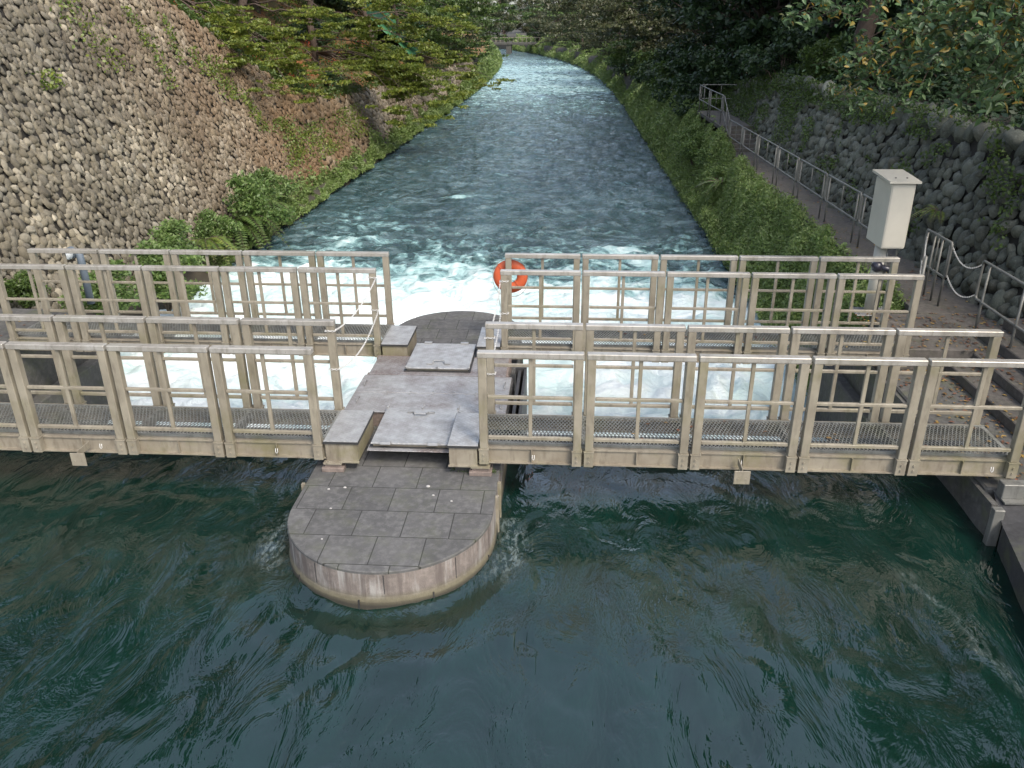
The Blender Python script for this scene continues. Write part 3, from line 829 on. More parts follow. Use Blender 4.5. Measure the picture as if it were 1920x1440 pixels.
# ------------------------------------------------------------------ walkways
YA, YB, YC, YD = 7.4755, 8.3232, 10.3979, 11.2476
def make_panel(wd, side):
    """railing panel of width wd, origin at shoe-top level of its left end; side=-1 shoes face the camera"""
    t = MB(); pw = .095
    zmid, zlow = .60, .135
    t.box(pw+.001, wd-pw-.001, -.018, .018, zmid-.016, zmid+.016, .003)
    t.box(pw+.001, wd-pw-.001, -.018, .018, zlow-.018, zlow+.018, .003)
    m = wd/2
    t.box(m-.019, m+.019, -.015, .015, zlow+.018, zmid-.016, .003)
    t.box(m-.019, m+.019, -.015, .015, zmid+.016, 1.04, .003)
    p = t.build('railing_panel', M_paint)
    b = MB(); b.box(0, wd, -.045, .045, 1.042, 1.10, .006); b.build('top_rail', M_rail, p)
    for x in (.006, wd-.006-pw+.01):
        b = MB(); b.box(x, x+pw-.01, -.04, .04, .012, 1.0415, .005); b.build('post', M_paint, p)
        b = MB(); b.box(x-.012, x+pw+.002, -.055 if side < 0 else -.045, .045 if side < 0 else .055, 0, .012)
        yf = -.05 if side < 0 else .03
        b.box(x-.006, x+pw-.004, yf, yf+.02, -.165, -.001)
        b.box(x-.006, x+.006, min(yf+.02, 0), max(yf, .02), -.165, -.001); b.box(x+pw-.016, x+pw-.004, min(yf+.02, 0), max(yf, .02), -.165, -.001)
        for z in (-.05, -.11):
            xs_ = x+pw/2-.005; y0 = -.05 if side < 0 else .05
            b.tube([(xs_, y0, z), (xs_, y0+side*.012, z)], .012, 6)
        b.build('shoe', M_paint, p)
    return p
WR, WL = 1.0981, 1.0841
GAP = .028
P_R = {-1: make_panel(WR-GAP, -1), 1: make_panel(WR-GAP, 1)}
P_L = {-1: make_panel(WL-GAP, -1), 1: make_panel(WL-GAP, 1)}
used = set()
def put_panel(src, parent, loc):
    if src.name in used: p = copy_tree(src)
    else: p = src; used.add(src.name)
    p.parent = parent; p.location = loc
def grating(x0, x1, y0, y1, parent, off):
    mb = MB(); px, py = .040, .088
    L = y1-y0; dxx = L*px/py
    z = .018
    n = int((x1-x0+dxx)/px)+1
    for sgn in (1, -1):
        for k in range(n+1):
            xa = (x0-dxx+k*px) if sgn > 0 else (x0+k*px)
            xb = xa+sgn*dxx
            ya, yb = y0, y1
            # clip to x0..x1
            lo, hi = (xa, xb) if sgn > 0 else (xb, xa)
            if hi <= x0 or lo >= x1: continue
            def yy(x): return y0+(x-xa)/(xb-xa)*L
            A, B = max(lo, x0), min(hi, x1)
            pa, pb = (A, yy(A), z), (B, yy(B), z+(.002 if sgn > 0 else 0))
            if abs(A-B) < .01: continue
            mb.bar(pa, pb, .0085, .006)
    o = mb.build('grating', M_grate, parent); o.location = off
def walkway(side, n, ya, yb, lab):
    if side == 'R': x0 = -.8685; x1 = x0+n*WR-GAP
    else: x1 = -2.5474; x0 = x1-n*WL+GAP
    t = empty('walkway', ((x0+x1)/2, (ya+yb)/2, 0)); meta(t, lab, 'walkway', 'steel walkways over the gates')
    ox, oy = -(x0+x1)/2, -(ya+yb)/2
    for y, s in ((ya, -1), (yb, 1)):
        for k in range(n):
            if side == 'R': put_panel(P_R[s], t, (x0+k*WR+ox, y+oy, 0))
            else: put_panel(P_L[s], t, (x1-(k+1)*WL+GAP+ox, y+oy, 0))
        mb = MB(); yi = y-s*.0; c = y-s*.035
        mb.box(x0-.02, x1+.02, c-.005, c+.005, -.158, -.012)
        mb.box(x0-.02, x1+.02, c-.045, c+.045, -.172, -.158)
        mb.box(x0-.02, x1+.02, min(c-.0, c-s*.07), max(c+.0, c-s*.07), -.012, .004) 
        mb.box(x0-.02, x1+.02, c+(-.022 if s < 0 else -.0), c+(0 if s < 0 else .022), -.012, .0)
        for k in range(n):
            xm = x0+(k+.5)*(WR if side == 'R' else WL); mb.box(xm-.004, xm+.004, c+min(s*.006, s*.04), c+max(s*.006, s*.04), -.157, -.013)
        o = mb.build('beam', M_beam, t); o.location = (ox, oy, 0)
    mb = MB()
    for k in range(n+1):
        xx = x0+k*(x1-x0)/n; mb.box(xx-.02, xx+.02, ya+.045, yb-.045, -.10, .012)
    mb.box(x0-.01, x1+.01, ya+.085, ya+.105, .004, .03); mb.box(x0-.01, x1+.01, yb-.105, yb-.085, .004, .03)
    xe = x0 if side == 'R' else x1; mb.box(xe-.02, xe+.02, ya+.1055, yb-.1055, .013, .032)
    o = mb.build('deck_frame', M_grate, t); o.location = (ox, oy, 0)
    grating(x0+.02, x1-.02, ya+.106, yb-.106, t, (ox, oy, 0))
    return t, ox, oy
wk = {}
wk['NL'] = walkway('L', 5, YA, YB, 'beige railed steel walkway in front at the left of the pier')
wk['NR'] = walkway('R', 5, YA, YB, 'beige railed steel walkway in front at the right of the pier')
wk['FL'] = walkway('L', 5, YC, YD, 'beige railed steel walkway behind at the left of the pier')
wk['FR'] = walkway('R', 5, YC, YD, 'beige railed steel walkway behind at the right, carrying the lifebuoy')
# outrigger brackets and shackles on the front beams
for key, x in (('NL', -5.14), ('NR', 1.82)):
    t, ox, oy = wk[key]
    mb = MB(); mb.box(x-.08, x+.08, 7.22, 7.232, -.20, -.05, .002); mb.box(x-.005, x+.005, 7.232, 7.46, -.10, -.03)
    for q in (-.04, .04): mb.tube([(x+q, 7.222, -.14), (x+q, 7.215, -.14)], .01, 6)
    o = mb.build('bracket', M_paint, t); o.location = (ox, oy, 0)
for key, xs_ in (('NL', (-5.0, -3.05)), ('NR', (-.30, 1.84, 4.35))):
    t, ox, oy = wk[key]
    for x in xs_:
        mb = MB(); y = 7.445
        mb.tube([(x-.010, y, -.05), (x-.012, y-.008, -.09), (x, y-.01, -.105), (x+.012, y-.008, -.09), (x+.010, y, -.05)], .0035, 6)
        o = mb.build('shackle', M_chain, t, True); o.location = (ox, oy, 0)

# ------------------------------------------------------------------ chains
def chain_pts(a, b, sag, n):
    a = np.array(a, float); b = np.array(b, float); t = np.linspace(0, 1, n)[:, None]
    p = a+(b-a)*t; p[:, 2:] -= 4*sag*t*(1-t); return p
def chain_mesh(mbx, pts, link=.036, r=.0030, wd=.010):
    seg = np.linalg.norm(np.diff(pts, axis=0), axis=1); cum = np.concatenate([[0], np.cumsum(seg)])
    n = max(2, int(cum[-1]/(link*.72)))
    for i in range(n):
        s = (i+.5)*cum[-1]/n
        c = np.array([np.interp(s, cum, pts[:, k]) for k in range(3)])
        c2 = np.array([np.interp(min(cum[-1], s+.01), cum, pts[:, k]) for k in range(3)]); c1 = np.array([np.interp(max(0, s-.01), cum, pts[:, k]) for k in range(3)])
        d = c2-c1; d /= np.linalg.norm(d)+1e-9
        up = np.array([0, 0, 1.]) if abs(d[2]) < .9 else np.array([1., 0, 0])
        a = np.cross(d, up); a /= np.linalg.norm(a); b = np.cross(d, a)
        sd_ = a if i % 2 else b
        P = []
        for k in range(8):
            th = 2*math.pi*k/8; P.append(c+d*(link/2-.004)*math.cos(th)+sd_*wd*math.sin(th))
        mbx.tube(P, r, 4, True)
def wrap(x, y, z, hx=.052, hy=.050):
    th = np.linspace(0, 2*math.pi, 20); 
    return np.array([(x+hx*np.sign(math.cos(t))*min(1, abs(math.cos(t))*1.4), y+hy*np.sign(math.sin(t))*min(1, abs(math.sin(t))*1.4), z-.008*math.sin(t)) for t in th])
def post_chain(x, ya_, yb_, za, zb, sag, lab):
    mb = MB()
    s = 1 if x > -1.5 else -1
    chain_mesh(mb, chain_pts((x-.05*s, ya_, za), (x-.05*s, yb_, zb), sag, 24))
    chain_mesh(mb, wrap(x, ya_, za)); chain_mesh(mb, wrap(x, yb_, zb))
    meta(mb.build('barrier_chain', M_chain, None, True), lab, 'chain', 'white chains across the gaps')
xl, xr = -2.5474-.05, -.8685+.05
post_chain(xl, YB, YC, .98, .98, .10, 'upper white chain between the left near and far walkway ends')
post_chain(xl, YB, YC, .52, .52, .16, 'lower white chain between the left near and far walkway ends')
post_chain(xr, YB, YC, .93, .95, .16, 'upper white chain between the right near and far walkway ends')
post_chain(xr, YB, YC, .50, .50, .14, 'lower white chain between the right near and far walkway ends')
# ------------------------------------------------------------------ lifebuoy
lb = empty('lifebuoy', (-.80, YD+.10, .735)); meta(lb, 'orange ring lifebuoy hung behind the first post of the far right walkway', 'lifebuoy')
th = np.linspace(0, 2*math.pi, 49)[:-1]; ph = np.linspace(0, 2*math.pi, 17)[:-1]
T_, Ph = np.meshgrid(th, ph, indexing='ij')
rr = .172+.078*np.cos(Ph); V = np.stack([rr*np.cos(T_), .052*np.sin(Ph), rr*np.sin(T_)], -1).reshape(-1, 3)
i = np.arange(48)[:, None]; j = np.arange(16)[None]
q = np.stack([i*16+j, i*16+(j+1) % 16, ((i+1) % 48)*16+(j+1) % 16, ((i+1) % 48)*16+j], -1).reshape(-1, 4)
mesh_np('ring', V, q, M_orange, lb, True)
mb = MB()
P = []
for k in range(64):
    t = 2*math.pi*k/64; rad = .252+.022*abs(math.sin(2*t))+(.05*max(0, -math.sin(t))**3)
    P.append((rad*math.cos(t), -.01, rad*math.sin(t)))
mb.tube(P, .0045, 5, True); mb.tube([(-.16, -.02, -.2), (-.17, -.03, -.33), (-.15, -.03, -.45), (-.16, -.02, -.56)], .004, 5); mb.build('grab_rope', M_rope, lb, True)
for a in (.79, 2.36, 3.93, 5.5):
    mb = MB(); c = np.array([math.cos(a), 0, math.sin(a)]); e1 = c; 
    P = [tuple(c*(.172+.083*math.cos(x))+np.array([0, .058*math.sin(x), 0])) for x in np.linspace(0, 2*math.pi, 13)[:-1]]
    mb.tube(P, .006, 5, True); mb.build('strap', M_orange, lb, True)

# ------------------------------------------------------------------ control cabinet on its post
cb = empty('control_cabinet', (4.50, 12.05, -.05)); meta(cb, 'cream steel control cabinet with sloped lid on a round white post', 'cabinet')
mb = MB(); mb.box(.11, .44, -.05, .60, 1.08, 2.02, .008); mb.build('body', M_cabinet, cb)
mb = MB(); mb.add([(.055, -.10, 2.03), (.495, -.10, 2.03), (.495, .66, 2.075), (.055, .66, 2.075), (.055, -.10, 2.06), (.495, -.10, 2.06), (.495, .66, 2.11), (.055, .66, 2.11)],
     [(0, 3, 2, 1), (4, 5, 6, 7), (0, 1, 5, 4), (1, 2, 6, 5), (2, 3, 7, 6), (3, 0, 4, 7)]); mb.build('lid', M_cabinet, cb)
mb = MB(); mb.box(.441, .452, -.03, .58, 1.10, 2.0, .002); d = mb.build('door', M_cabinet, cb)
mb = MB(); mb.box(.453, .475, 0.02, .05, 1.45, 1.58, .004); mb.build('handle', M_hinge, d)
mb = MB(); mb.tube([(.24, .25, .012), (.24, .25, 1.08)], .10, 24); mb.build('post', M_cabinet, cb, True)
mb = MB(); mb.box(-.02, .50, .05, .45, 0, .015, .002)
for a, b in ((.02, .09), (.46, .09), (.02, .41), (.46, .41)): mb.tube([(a, b, .01), (a, b, .04)], .014, 6)
mb.build('base_plate', M_hinge, cb)
def blob(c, r, n=12, m=8, sq=(1, 1, 1)):
    v = []; q = []
    for i in range(m+1):
        a = math.pi*i/m
        for k in range(n):
            b = 2*math.pi*k/n; v.append((c[0]+r*sq[0]*math.sin(a)*math.cos(b), c[1]+r*sq[1]*math.sin(a)*math.sin(b), c[2]+r*sq[2]*math.cos(a)))
    for i in range(m):
        for k in range(n): q.append((i*n+k, (i+1)*n+k, (i+1)*n+(k+1) % n, i*n+(k+1) % n))
    return v, q
mb = MB()
for a_, b_ in ((1.20, 1.26), (1.84, 1.90)): mb.box(.441, .456, .572, .592, a_, b_, .002)
mb.build('hinge', M_hinge, cb)
mb = MB(); mb.tube([(.30, .16, .02), (.30, .16, .9), (.30, .19, 1.08)], .018, 8); mb.build('conduit', M_galv, cb, True)
mb = MB()
for a_, b_ in ((.2, .1), (.36, .1)): mb.tube([(a_, b_, 2.06), (a_, b_, 2.085)], .014, 8)
mb.build('lid_bolt', M_dark, cb)
mb = MB(); mb.box(.128, .422, -.056, -.0505, 1.10, 2.0, .002); mb.build('front_panel', M_cabinet, cb)
sp_ = empty('floodlight', (4.66, 12.15, .72)); meta(sp_, 'small black round floodlight clamped to the cabinet post', 'lamp')
mb = MB(); mb.add(*blob((0, 0, 0), .085)); mb.build('housing', M_black, sp_, True)
mb = MB(); mb.tube([(.05, 0, -.01), (.17, 0, -.04), (.24, 0, -.10)], [.05, .045, .05], 10); mb.build('neck', M_black, sp_, True)
mb = MB(); mb.add(*blob((.26, -.02, -.14), .045)); mb.build('lens', M_glass, sp_, True)
lp = empty('pole_lamp', (-8.03, 12.6, -.2)); meta(lp, 'blue grey pipe with a round glass lamp head behind the left walkways', 'lamp')
mb = MB(); mb.tube([(0, 0, 0), (0, 0, .70), (-.01, 0, .86), (-.06, 0, .90), (-.16, 0, .90)], .06, 12); mb.build('pole', M_bluegrey, lp, True)
mb = MB(); mb.tube([(-.12, .03, .90), (-.14, -.05, .88)], [.09, .10], 14); mb.build('housing', M_bluegrey, lp)
mb = MB(); mb.add(*blob((-.15, -.09, .87), .085)); mb.build('lens', M_glass, lp, True)

# ------------------------------------------------------------------ tube fence along the right path
def round_loop(p0, p1, z0a, z1a, z0b, z1b, r=.06):
    """closed loop in the vertical plane through p0->p1"""
    A = np.array([*p0, z0a]); B = np.array([*p1, z0b]); Cc = np.array([*p1, z1b]); D = np.array([*p0, z1a])
    pts = []
    cs = [A, B, Cc, D]
    for k in range(4):
        c = cs[k]; pr = cs[k-1]; nx_ = cs[(k+1) % 4]
        u = (pr-c)/np.linalg.norm(pr-c); v_ = (nx_-c)/np.linalg.norm(nx_-c)
        for t in (1, .4, 0): pts.append(c+u*r*t+v_*r*(0.12 if t else 0)*0)
        pts[-1] = c+(u+v_)*r*.29
        pts.append(c+v_*r*.4); pts.append(c+v_*r)
    return pts
def fence_section(xa, ya_, xb, yb_, za, zb, lab, legs=(.07, .93), legd=None, low=.45):
    t = empty('handrail', (xa, ya_, za-1.0)); meta(t, lab, 'handrail', 'grey tube handrails beside the right path')
    mb = MB(); mb.tube(round_loop((xa, ya_), (xb, yb_), za-1+low, za, zb-1+low, zb), .019, 8, True)
    o = mb.build('frame', M_galv, t, True); o.location = (-xa, -ya_, -(za-1))
    for f_ in (.5,):
        x, y = xa+(xb-xa)*f_, ya_+(yb_-ya_)*f_; z = za+(zb-za)*f_
        mb = MB(); mb.tube([(x, y, z-1+low), (x, y, z)], .012, 6); o = mb.build('baluster', M_galv, t, True); o.location = (-xa, -ya_, -(za-1))
    for f_ in legs:
        x, y = xa+(xb-xa)*f_, ya_+(yb_-ya_)*f_; z = za+(zb-za)*f_
        mb = MB(); mb.tube([(x, y, (z-1-.05) if legd is None else legd), (x, y, z-.01)], .018, 8); o = mb.build('leg', M_galv, t, True); o.location = (-xa, -ya_, -(za-1))
cuts = [14.15, 16.42, 18.65, 20.95, 23.08, 25.5, 27.65, 29.9]
names = ['beside the control cabinet', 'just past the control cabinet', 'third along the path from the cabinet', 'fourth along the path from the cabinet', 'fifth along the path from the cabinet', 'sixth along the path from the cabinet', 'last level one before the far steps']
for i in range(7):
    a, b = cuts[i]+.05, cuts[i+1]-.05
    xa = 5.80-.012*(a-14); xb = 5.80-.012*(b-14)
    fence_section(xa, a, xb, b, 1.0, 1.0, 'grey tube handrail panel, '+names[i])
fence_section(5.60, 30.0, 5.60, 31.4, 1.02, 1.68, 'grey tube handrail panel sloping up the far steps', (.5,))
fence_section(5.58, 31.5, 5.50, 33.9, 1.68, 1.70, 'grey tube handrail panel on the upper landing beside the river')
fence_section(5.50, 34.0, 5.45, 36.4, 1.70, 1.72, 'grey tube handrail panel at the far river corner of the landing')
fence_section(5.55, 36.5, 7.15, 36.5, 1.72, 1.72, 'grey tube handrail panel crossing the far end of the landing')
fence_section(5.84, 13.42, 5.85, 12.50, 1.0, 1.0, 'short grey tube handrail panel behind the chained gap', (.05, .35, .65, .95))
fence_section(5.86, 11.50, 5.92, 8.3, 1.0, .95, 'long grey tube handrail panel at the right edge above the side steps', (.06, .35, .65, .94), -.2)
for (x, y, z0, z1, lab) in ((5.15, 11.7, -.05, 1.0, 'single grey tube post between the chained gap and the walkway'), (5.62, 8.7, -.3, .62, 'grey tube post standing beside the side steps at the right edge')):
    mb = MB(); mb.tube([(x, y, z0), (x, y, z1)], .022, 10); mb.tube([(x, y, z1), (x, y, z1+.012)], [.022, .006], 10)
    meta(mb.build('tube_post', M_galv, None, True), lab, 'post')
for a, b, sag, lab in (((5.86, 12.48, .94), (5.86, 11.52, .94), .16, 'upper chain across the gap in the path handrail'), ((5.86, 12.48, .50), (5.86, 11.52, .50), .16, 'lower chain across the gap in the path handrail'),
                  ((5.82, 13.35, .9), (5.17, 11.72, .95), .14, 'upper chain from the lone post to the short handrail panel'), ((5.82, 13.35, .5), (5.17, 11.72, .5), .12, 'lower chain from the lone post to the short handrail panel')):
    mb = MB(); chain_mesh(mb, chain_pts(a, b, sag, 20)); meta(mb.build('barrier_chain', M_chain, None, True), lab, 'chain', 'white chains by the path')

# ------------------------------------------------------------------ foliage tools
def leaves(P, size, rng, up=.75, long=1.9, droop=.0, kind=4):
    """one mesh of leaf blades at points P, returns verts, quads"""
    n = len(P)
    nrm = rng.normal(size=(n, 3)); nrm /= np.linalg.norm(nrm, axis=1)[:, None]
    nrm = nrm*(1-up)+np.array([0, 0, 1.0])*up; nrm /= np.linalg.norm(nrm, axis=1)[:, None]
    d = rng.normal(size=(n, 3)); d -= nrm*np.sum(d*nrm, 1)[:, None]; d /= np.linalg.norm(d, axis=1)[:, None]
    d[:, 2] -= droop; d /= np.linalg.norm(d, axis=1)[:, None]
    s = np.cross(nrm, d); s /= np.linalg.norm(s, axis=1)[:, None]
    L = np.reshape(size, (-1, 1))*rng.uniform(.65, 1.25, (n, 1)); W = L/long/2
    if kind == 4:
        v = np.stack([P-d*L*.5, P+s*W-d*L*.05, P+d*L*.5, P-s*W-d*L*.05], 1)
        return v.reshape(-1, 3), np.arange(n*4).reshape(-1, 4)
    nz = nrm*L*.08
    v = np.stack([P-d*L*.5, P-d*L*.2+s*W*.85+nz, P+d*L*.18+s*W*.8+nz, P+d*L*.55-nz, P+d*L*.18-s*W*.8+nz, P-d*L*.2-s*W*.85+nz], 1)
    i = np.arange(n)[:, None]*6
    q = np.concatenate([i+np.array([[0, 1, 2, 3]]), i+np.array([[0, 3, 4, 5]])])
    return v.reshape(-1, 3), q
def cloud(rng, c, r, n, shell=.5):
    d = rng.normal(size=(n, 3)); d /= np.linalg.norm(d, axis=1)[:, None]
    rad = rng.random((n, 1))**(shell)
    return np.array(c)+d*rad*np.array(r)
def curve(a, b, rng, lift=.15, n=7):
    a = np.array(a, float); b = np.array(b, float); t = np.linspace(0, 1, n)[:, None]
    L = np.linalg.norm(b-a); p = a+(b-a)*t+np.array([0, 0, 1])*lift*L*4*t*(1-t)*.5
    p[1:-1] += rng.normal(0, .02*L, (n-2, 3)); return p

def spray_tree(name, lab, base, height, targets, rng, leafmat, lsize=.125, per=95, crown=True, spread=1.0, crownmat=None, grp=None, tr=.16, cat='tree'):
    bx_, by_, bz_ = base
    t = empty(name, base); meta(t, lab, cat, grp)
    W = MB(); top = np.array([bx_+rng.normal(0, .4), by_+rng.normal(0, .4), bz_+height])
    tp = curve((bx_, by_, bz_-.3), top, rng, 0, 9)
    W.tube(tp, np.linspace(tr, tr*.3, 9), 9)
    PP = []
    for (tx, ty, tz) in targets:
        h = min(max((tz-bz_)/height+.12, .1), .75); k = h*8; i0 = int(k); a = tp[i0]+(tp[min(8, i0+1)]-tp[i0])*(k-i0)
        c = curve(a, (tx, ty, tz), rng, .12, 8)
        W.tube(c, np.linspace(tr*.2, .006, 8), 6)
        m = 6
        for j in range(m):
            f_ = .45+.55*(j+.5)/m
            p = np.array([np.interp(f_*7, range(8), c[:, q]) for q in range(3)])
            off = rng.normal(0, .38*spread, 3); off[2] = abs(off[2])*-.25+rng.normal(0, .12)
            e = p+off; W.tube([p, (p+e)/2+np.array([0, 0, .03]), e], [.012, .008, .004], 4)
            PP.append(cloud(rng, e, (.42*spread, .42*spread, .07*spread), per, .6))
            for _ in range(3):
                e2 = e+np.array([*rng.normal(0, .45*spread, 2), rng.normal(-.05, .12*spread)])
                PP.append(cloud(rng, e2, (.30*spread, .22*spread, .05*spread), per//3, .6))
    o = W.build('trunk', M_bark, t, True); o.location = (-bx_, -by_, -bz_)
    v, q = leaves(np.concatenate(PP), lsize*1.15, rng, .45, 2.2, .35)
    if crown:
        CC = []
        for _ in range(16):
            a = rng.uniform(0, 2*math.pi); rad = rng.uniform(.5, 3.0)
            e = np.array([bx_+rad*math.cos(a), by_+rad*math.sin(a), bz_+height*rng.uniform(.55, 1.05)])
            CC.append(cloud(rng, e, (1.3, 1.3, .7), 330, .5))
        v2, q2 = leaves(np.concatenate(CC), .26, rng, .4, 1.7)
        q = np.concatenate([q, q2+len(v)]); v = np.concatenate([v, v2])
    o = mesh_np('foliage', v, q, leafmat, t); o.location = (-bx_, -by_, -bz_)
    return t

T1 = [(-11.74, 29.5, 3.41), (-11.25, 30.0, 2.87), (-12.06, 31.0, 3.91), (-11.3, 29.0, 2.2), (-10.4, 29.5, 1.93), (-10.01, 31.0, 3.89), (-9.88, 30.5, 2.85), (-11.54, 29.5, 2.77), (-10.6, 30.5, 3.4)]
T2 = [(-9.48, 36.0, 3.85), (-9.8, 35.0, 2.45), (-9.22, 36.0, 1.77), (-10.45, 33.0, 1.08), (-10.63, 37.0, 4.26), (-9.03, 38.0, 4.25), (-10.05, 34.0, 1.5), (-11.04, 35.0, 3.27), (-10.4, 35.0, 3.06)]
T3 = [(-8.31, 44.0, 3.78), (-7.19, 44.0, 4.5), (-9.16, 45.0, 2.24), (-10.01, 44.0, 3.04), (-6.1, 41.0, 0.95), (-6.61, 39.0, 0.0), (-5.9, 41.0, 0.7), (-7.57, 42.0, 1.13), (-7.0, 40.0, 4.7), (-4.82, 38.0, 4.64)]
T3 += [(-6.3, 40.5, 1.3), (-7.0, 40, .7), (-6.6, 39.5, .45), (-7.3, 41, 1.9), (-5.6, 41.5, 1.2), (-8.2, 43, 2.6)]
T4 = [(-7.04, 58.0, 3.65), (-6.23, 60.0, 1.6), (-4.12, 50.0, 0.99), (-7.8, 58.0, 2.35), (-4.4, 50.0, 0.63), (-5.82, 60.0, 3.63), (-8.4, 55.0, 2.76)]
def rg(s): return np.random.default_rng(s)
spray_tree('broadleaf_tree', 'yellow green layered tree leaning out over the end of the tall cobble wall', (-15.0, 32.5, hill(-15, 32.5)), 8.5, T1, rg(1), L_spray, .12, 95, True, .85, tr=.20)
spray_tree('broadleaf_tree', 'yellow green tree whose low sprays hang over the brown slope behind the wall', (-14.2, 37.5, hill(-14.2, 37.5)), 9, T2, rg(2), L_spray, .13, 95, True, .95, tr=.22)
spray_tree('broadleaf_tree', 'tree whose drooping bright sprays hang lowest over the river at left', (-13.3, 44.5, hill(-13.3, 44.5)), 10, T3, rg(3), L_spray, .17, 110, True, 1.25, tr=.20)
spray_tree('broadleaf_tree', 'slender tree reaching farthest over the water on the left bank', (-12.6, 55, hill(-12.6, 55)), 10, T4, rg(4), L_spray, .18, 80, True, 1.2, tr=.18)

OV = [((-13.5, 68), [(-11, 66, 3.2), (-9, 68, 4.5), (-7, 70, 5.2), (-9.5, 72, 2.6), (-5, 72, 5.8), (-10.5, 64, 4.8), (-7.5, 75, 4.2), (-12, 70, 3.6)]),
      ((-13.5, 82), [(-10, 80, 2.6), (-8, 82, 4.0), (-6, 84, 5.0), (-10.5, 85, 1.4), (-3, 84, 6.0), (-10, 88, 3.2), (-7.5, 88, 3.8), (-11, 78, 4.2)]),
      ((-14, 100), [(-10.2, 98, 2.0), (-9, 100, 3.6), (-6.5, 102, 4.6), (-3, 104, 5.2), (-10, 104, .8), (-9.5, 110, 2.4), (-11, 96, 4.4)]),
      ((8.5, 72), [(5.6, 70, 2.4), (3.6, 71, 4.2), (1.4, 73, 5.2), (6, 75, 1.2), (4.4, 76, 3.2), (-1.2, 75, 6.0), (6.8, 68, 3.6)]),
      ((8, 90), [(5, 88, 2.0), (3, 90, 3.8), (0, 92, 4.4), (-3, 93, 5.2), (5, 94, .8), (2, 95, 3.0), (6, 86, 4.2)]),
      ((6.5, 112), [(2, 110, 2.0), (0, 112, 3.6), (-3, 114, 4.2), (-6, 116, 4.8), (2, 116, 1.2), (-1, 118, 2.8), (4, 108, 4.0)]),
      ((2, 140), [(-2.5, 138, 2.0), (-4, 140, 3.4), (-7, 142, 4.4), (-3, 146, 1.2), (-10, 144, 5.2), (-5, 148, 3.0), (0, 136, 4.0)])]
_lab = ['broad tree arching over the river from the left bank, nearest of three', 'broad tree arching over the river from the left bank, middle of three', 'broad tree arching over the river from the left bank, farthest of three',
        'olive tree arching over the river from the right bank, nearest of four', 'olive tree arching over the river from the right bank, second of four', 'olive tree arching over the river from the right bank, third of four', 'olive tree arching over the river from the right bank, farthest of four']
for i, ((bx0, by0), tg) in enumerate(OV):
    spray_tree('riverside_tree', _lab[i], (bx0, by0, .6 if bx0 > 0 else hill(bx0, by0)), 9, tg, rg(60+i), [L_mid, L_olive][i % 2 if i < 3 else 1-(i % 2)*0], .30, 75, True, 2.2, tr=.2)
# generic far / high trees (copied)
def big_tree_src(name, seed, mat, h=12, cr=4.0, ls=.34, low=.25, ncl=34, per=260):
    rng = rg(seed); t = empty(name)
    W = MB(); top = (rng.normal(0, .5), rng.normal(0, .5), h*.92); tp = curve((0, 0, -.6), top, rng, 0, 9); W.tube(tp, np.linspace(.26, .06, 9), 8)
    PP = []
    for k in range(ncl):
        f_ = low+(1-low)*(k+.5)/ncl; a = k*2.4+rng.normal(0, .4)
        prof = math.sin(math.pi*min(1, max(.12, (f_-low)/(1-low)*.85+.12)))**.6
        rad = cr*prof*rng.uniform(.45, 1.0)
        e = np.array([rad*math.cos(a), rad*math.sin(a), h*f_+rng.normal(0, .3)])
        i0 = min(7, int(f_*.8*8)); c = curve(tp[i0], e, rng, .1, 6); W.tube(c, np.linspace(.09, .015, 6), 5)
        s = rng.uniform(.8, 1.4)
        PP.append(cloud(rng, e, (1.15*s, 1.15*s, .55*s), per, .55))
        for j in range(2): PP.append(cloud(rng, c[3+j]+rng.normal(0, .5, 3), (.8, .8, .35), per//4, .6))
    W.build('trunk', M_bark, t, True)
    v, q = leaves(np.concatenate(PP), ls, rng, .5, 1.9, .15); mesh_np('foliage', v, q, mat, t)
    return t
def bush_src(name, seed, mat, n=3500, ls=.13):
    rng = rg(seed); t = empty(name); W = MB(); PP = []
    for k in range(22):
        a = rng.uniform(0, 6.28); rad = rng.uniform(.1, .95); z = rng.uniform(.25, 1.25)*(1.15-rad*.5)
        e = np.array([rad*math.cos(a), rad*math.sin(a), z]); W.tube([(0, 0, -.3), e*.5+np.array([0, 0, .1]), e], [.03, .018, .006], 4)
        PP.append(cloud(rng, e, (.36, .36, .22), n//22, .5))
    W.build('stem', M_bark, t, True); v, q = leaves(np.concatenate(PP), ls, rng, .5, 2.0, .1); mesh_np('foliage', v, q, mat, t)
    return t
usedsrc = set()
def place(src, loc, sc, rz, lab, cat, grp):
    if src.name in usedsrc: t = copy_tree(src)
    else: t = src; usedsrc.add(src.name)
    t.location = loc; t.scale = (sc, sc, sc*random.uniform(.9, 1.1)); t.rotation_euler = (0, 0, rz)
    meta(t, lab, cat, grp); return t
S_dark = [big_tree_src('evergreen_tree', 21, L_dark, 13, 4.2, .36, .10), big_tree_src('evergreen_tree', 22, L_dark, 11, 3.8, .34, .14)]
S_mid = [big_tree_src('broadleaf_tree', 23, L_mid, 12, 4.2, .34, .15), big_tree_src('broadleaf_tree', 24, L_olive, 10, 4.0, .30, .12)]
B_dark = bush_src('shrub', 31, L_dark, 4200, .13); B_mid = bush_src('shrub', 32, L_mid, 4200, .13); B_bright = bush_src('shrub', 33, L_ground, 4200, .12)
rr_ = random.Random(5)
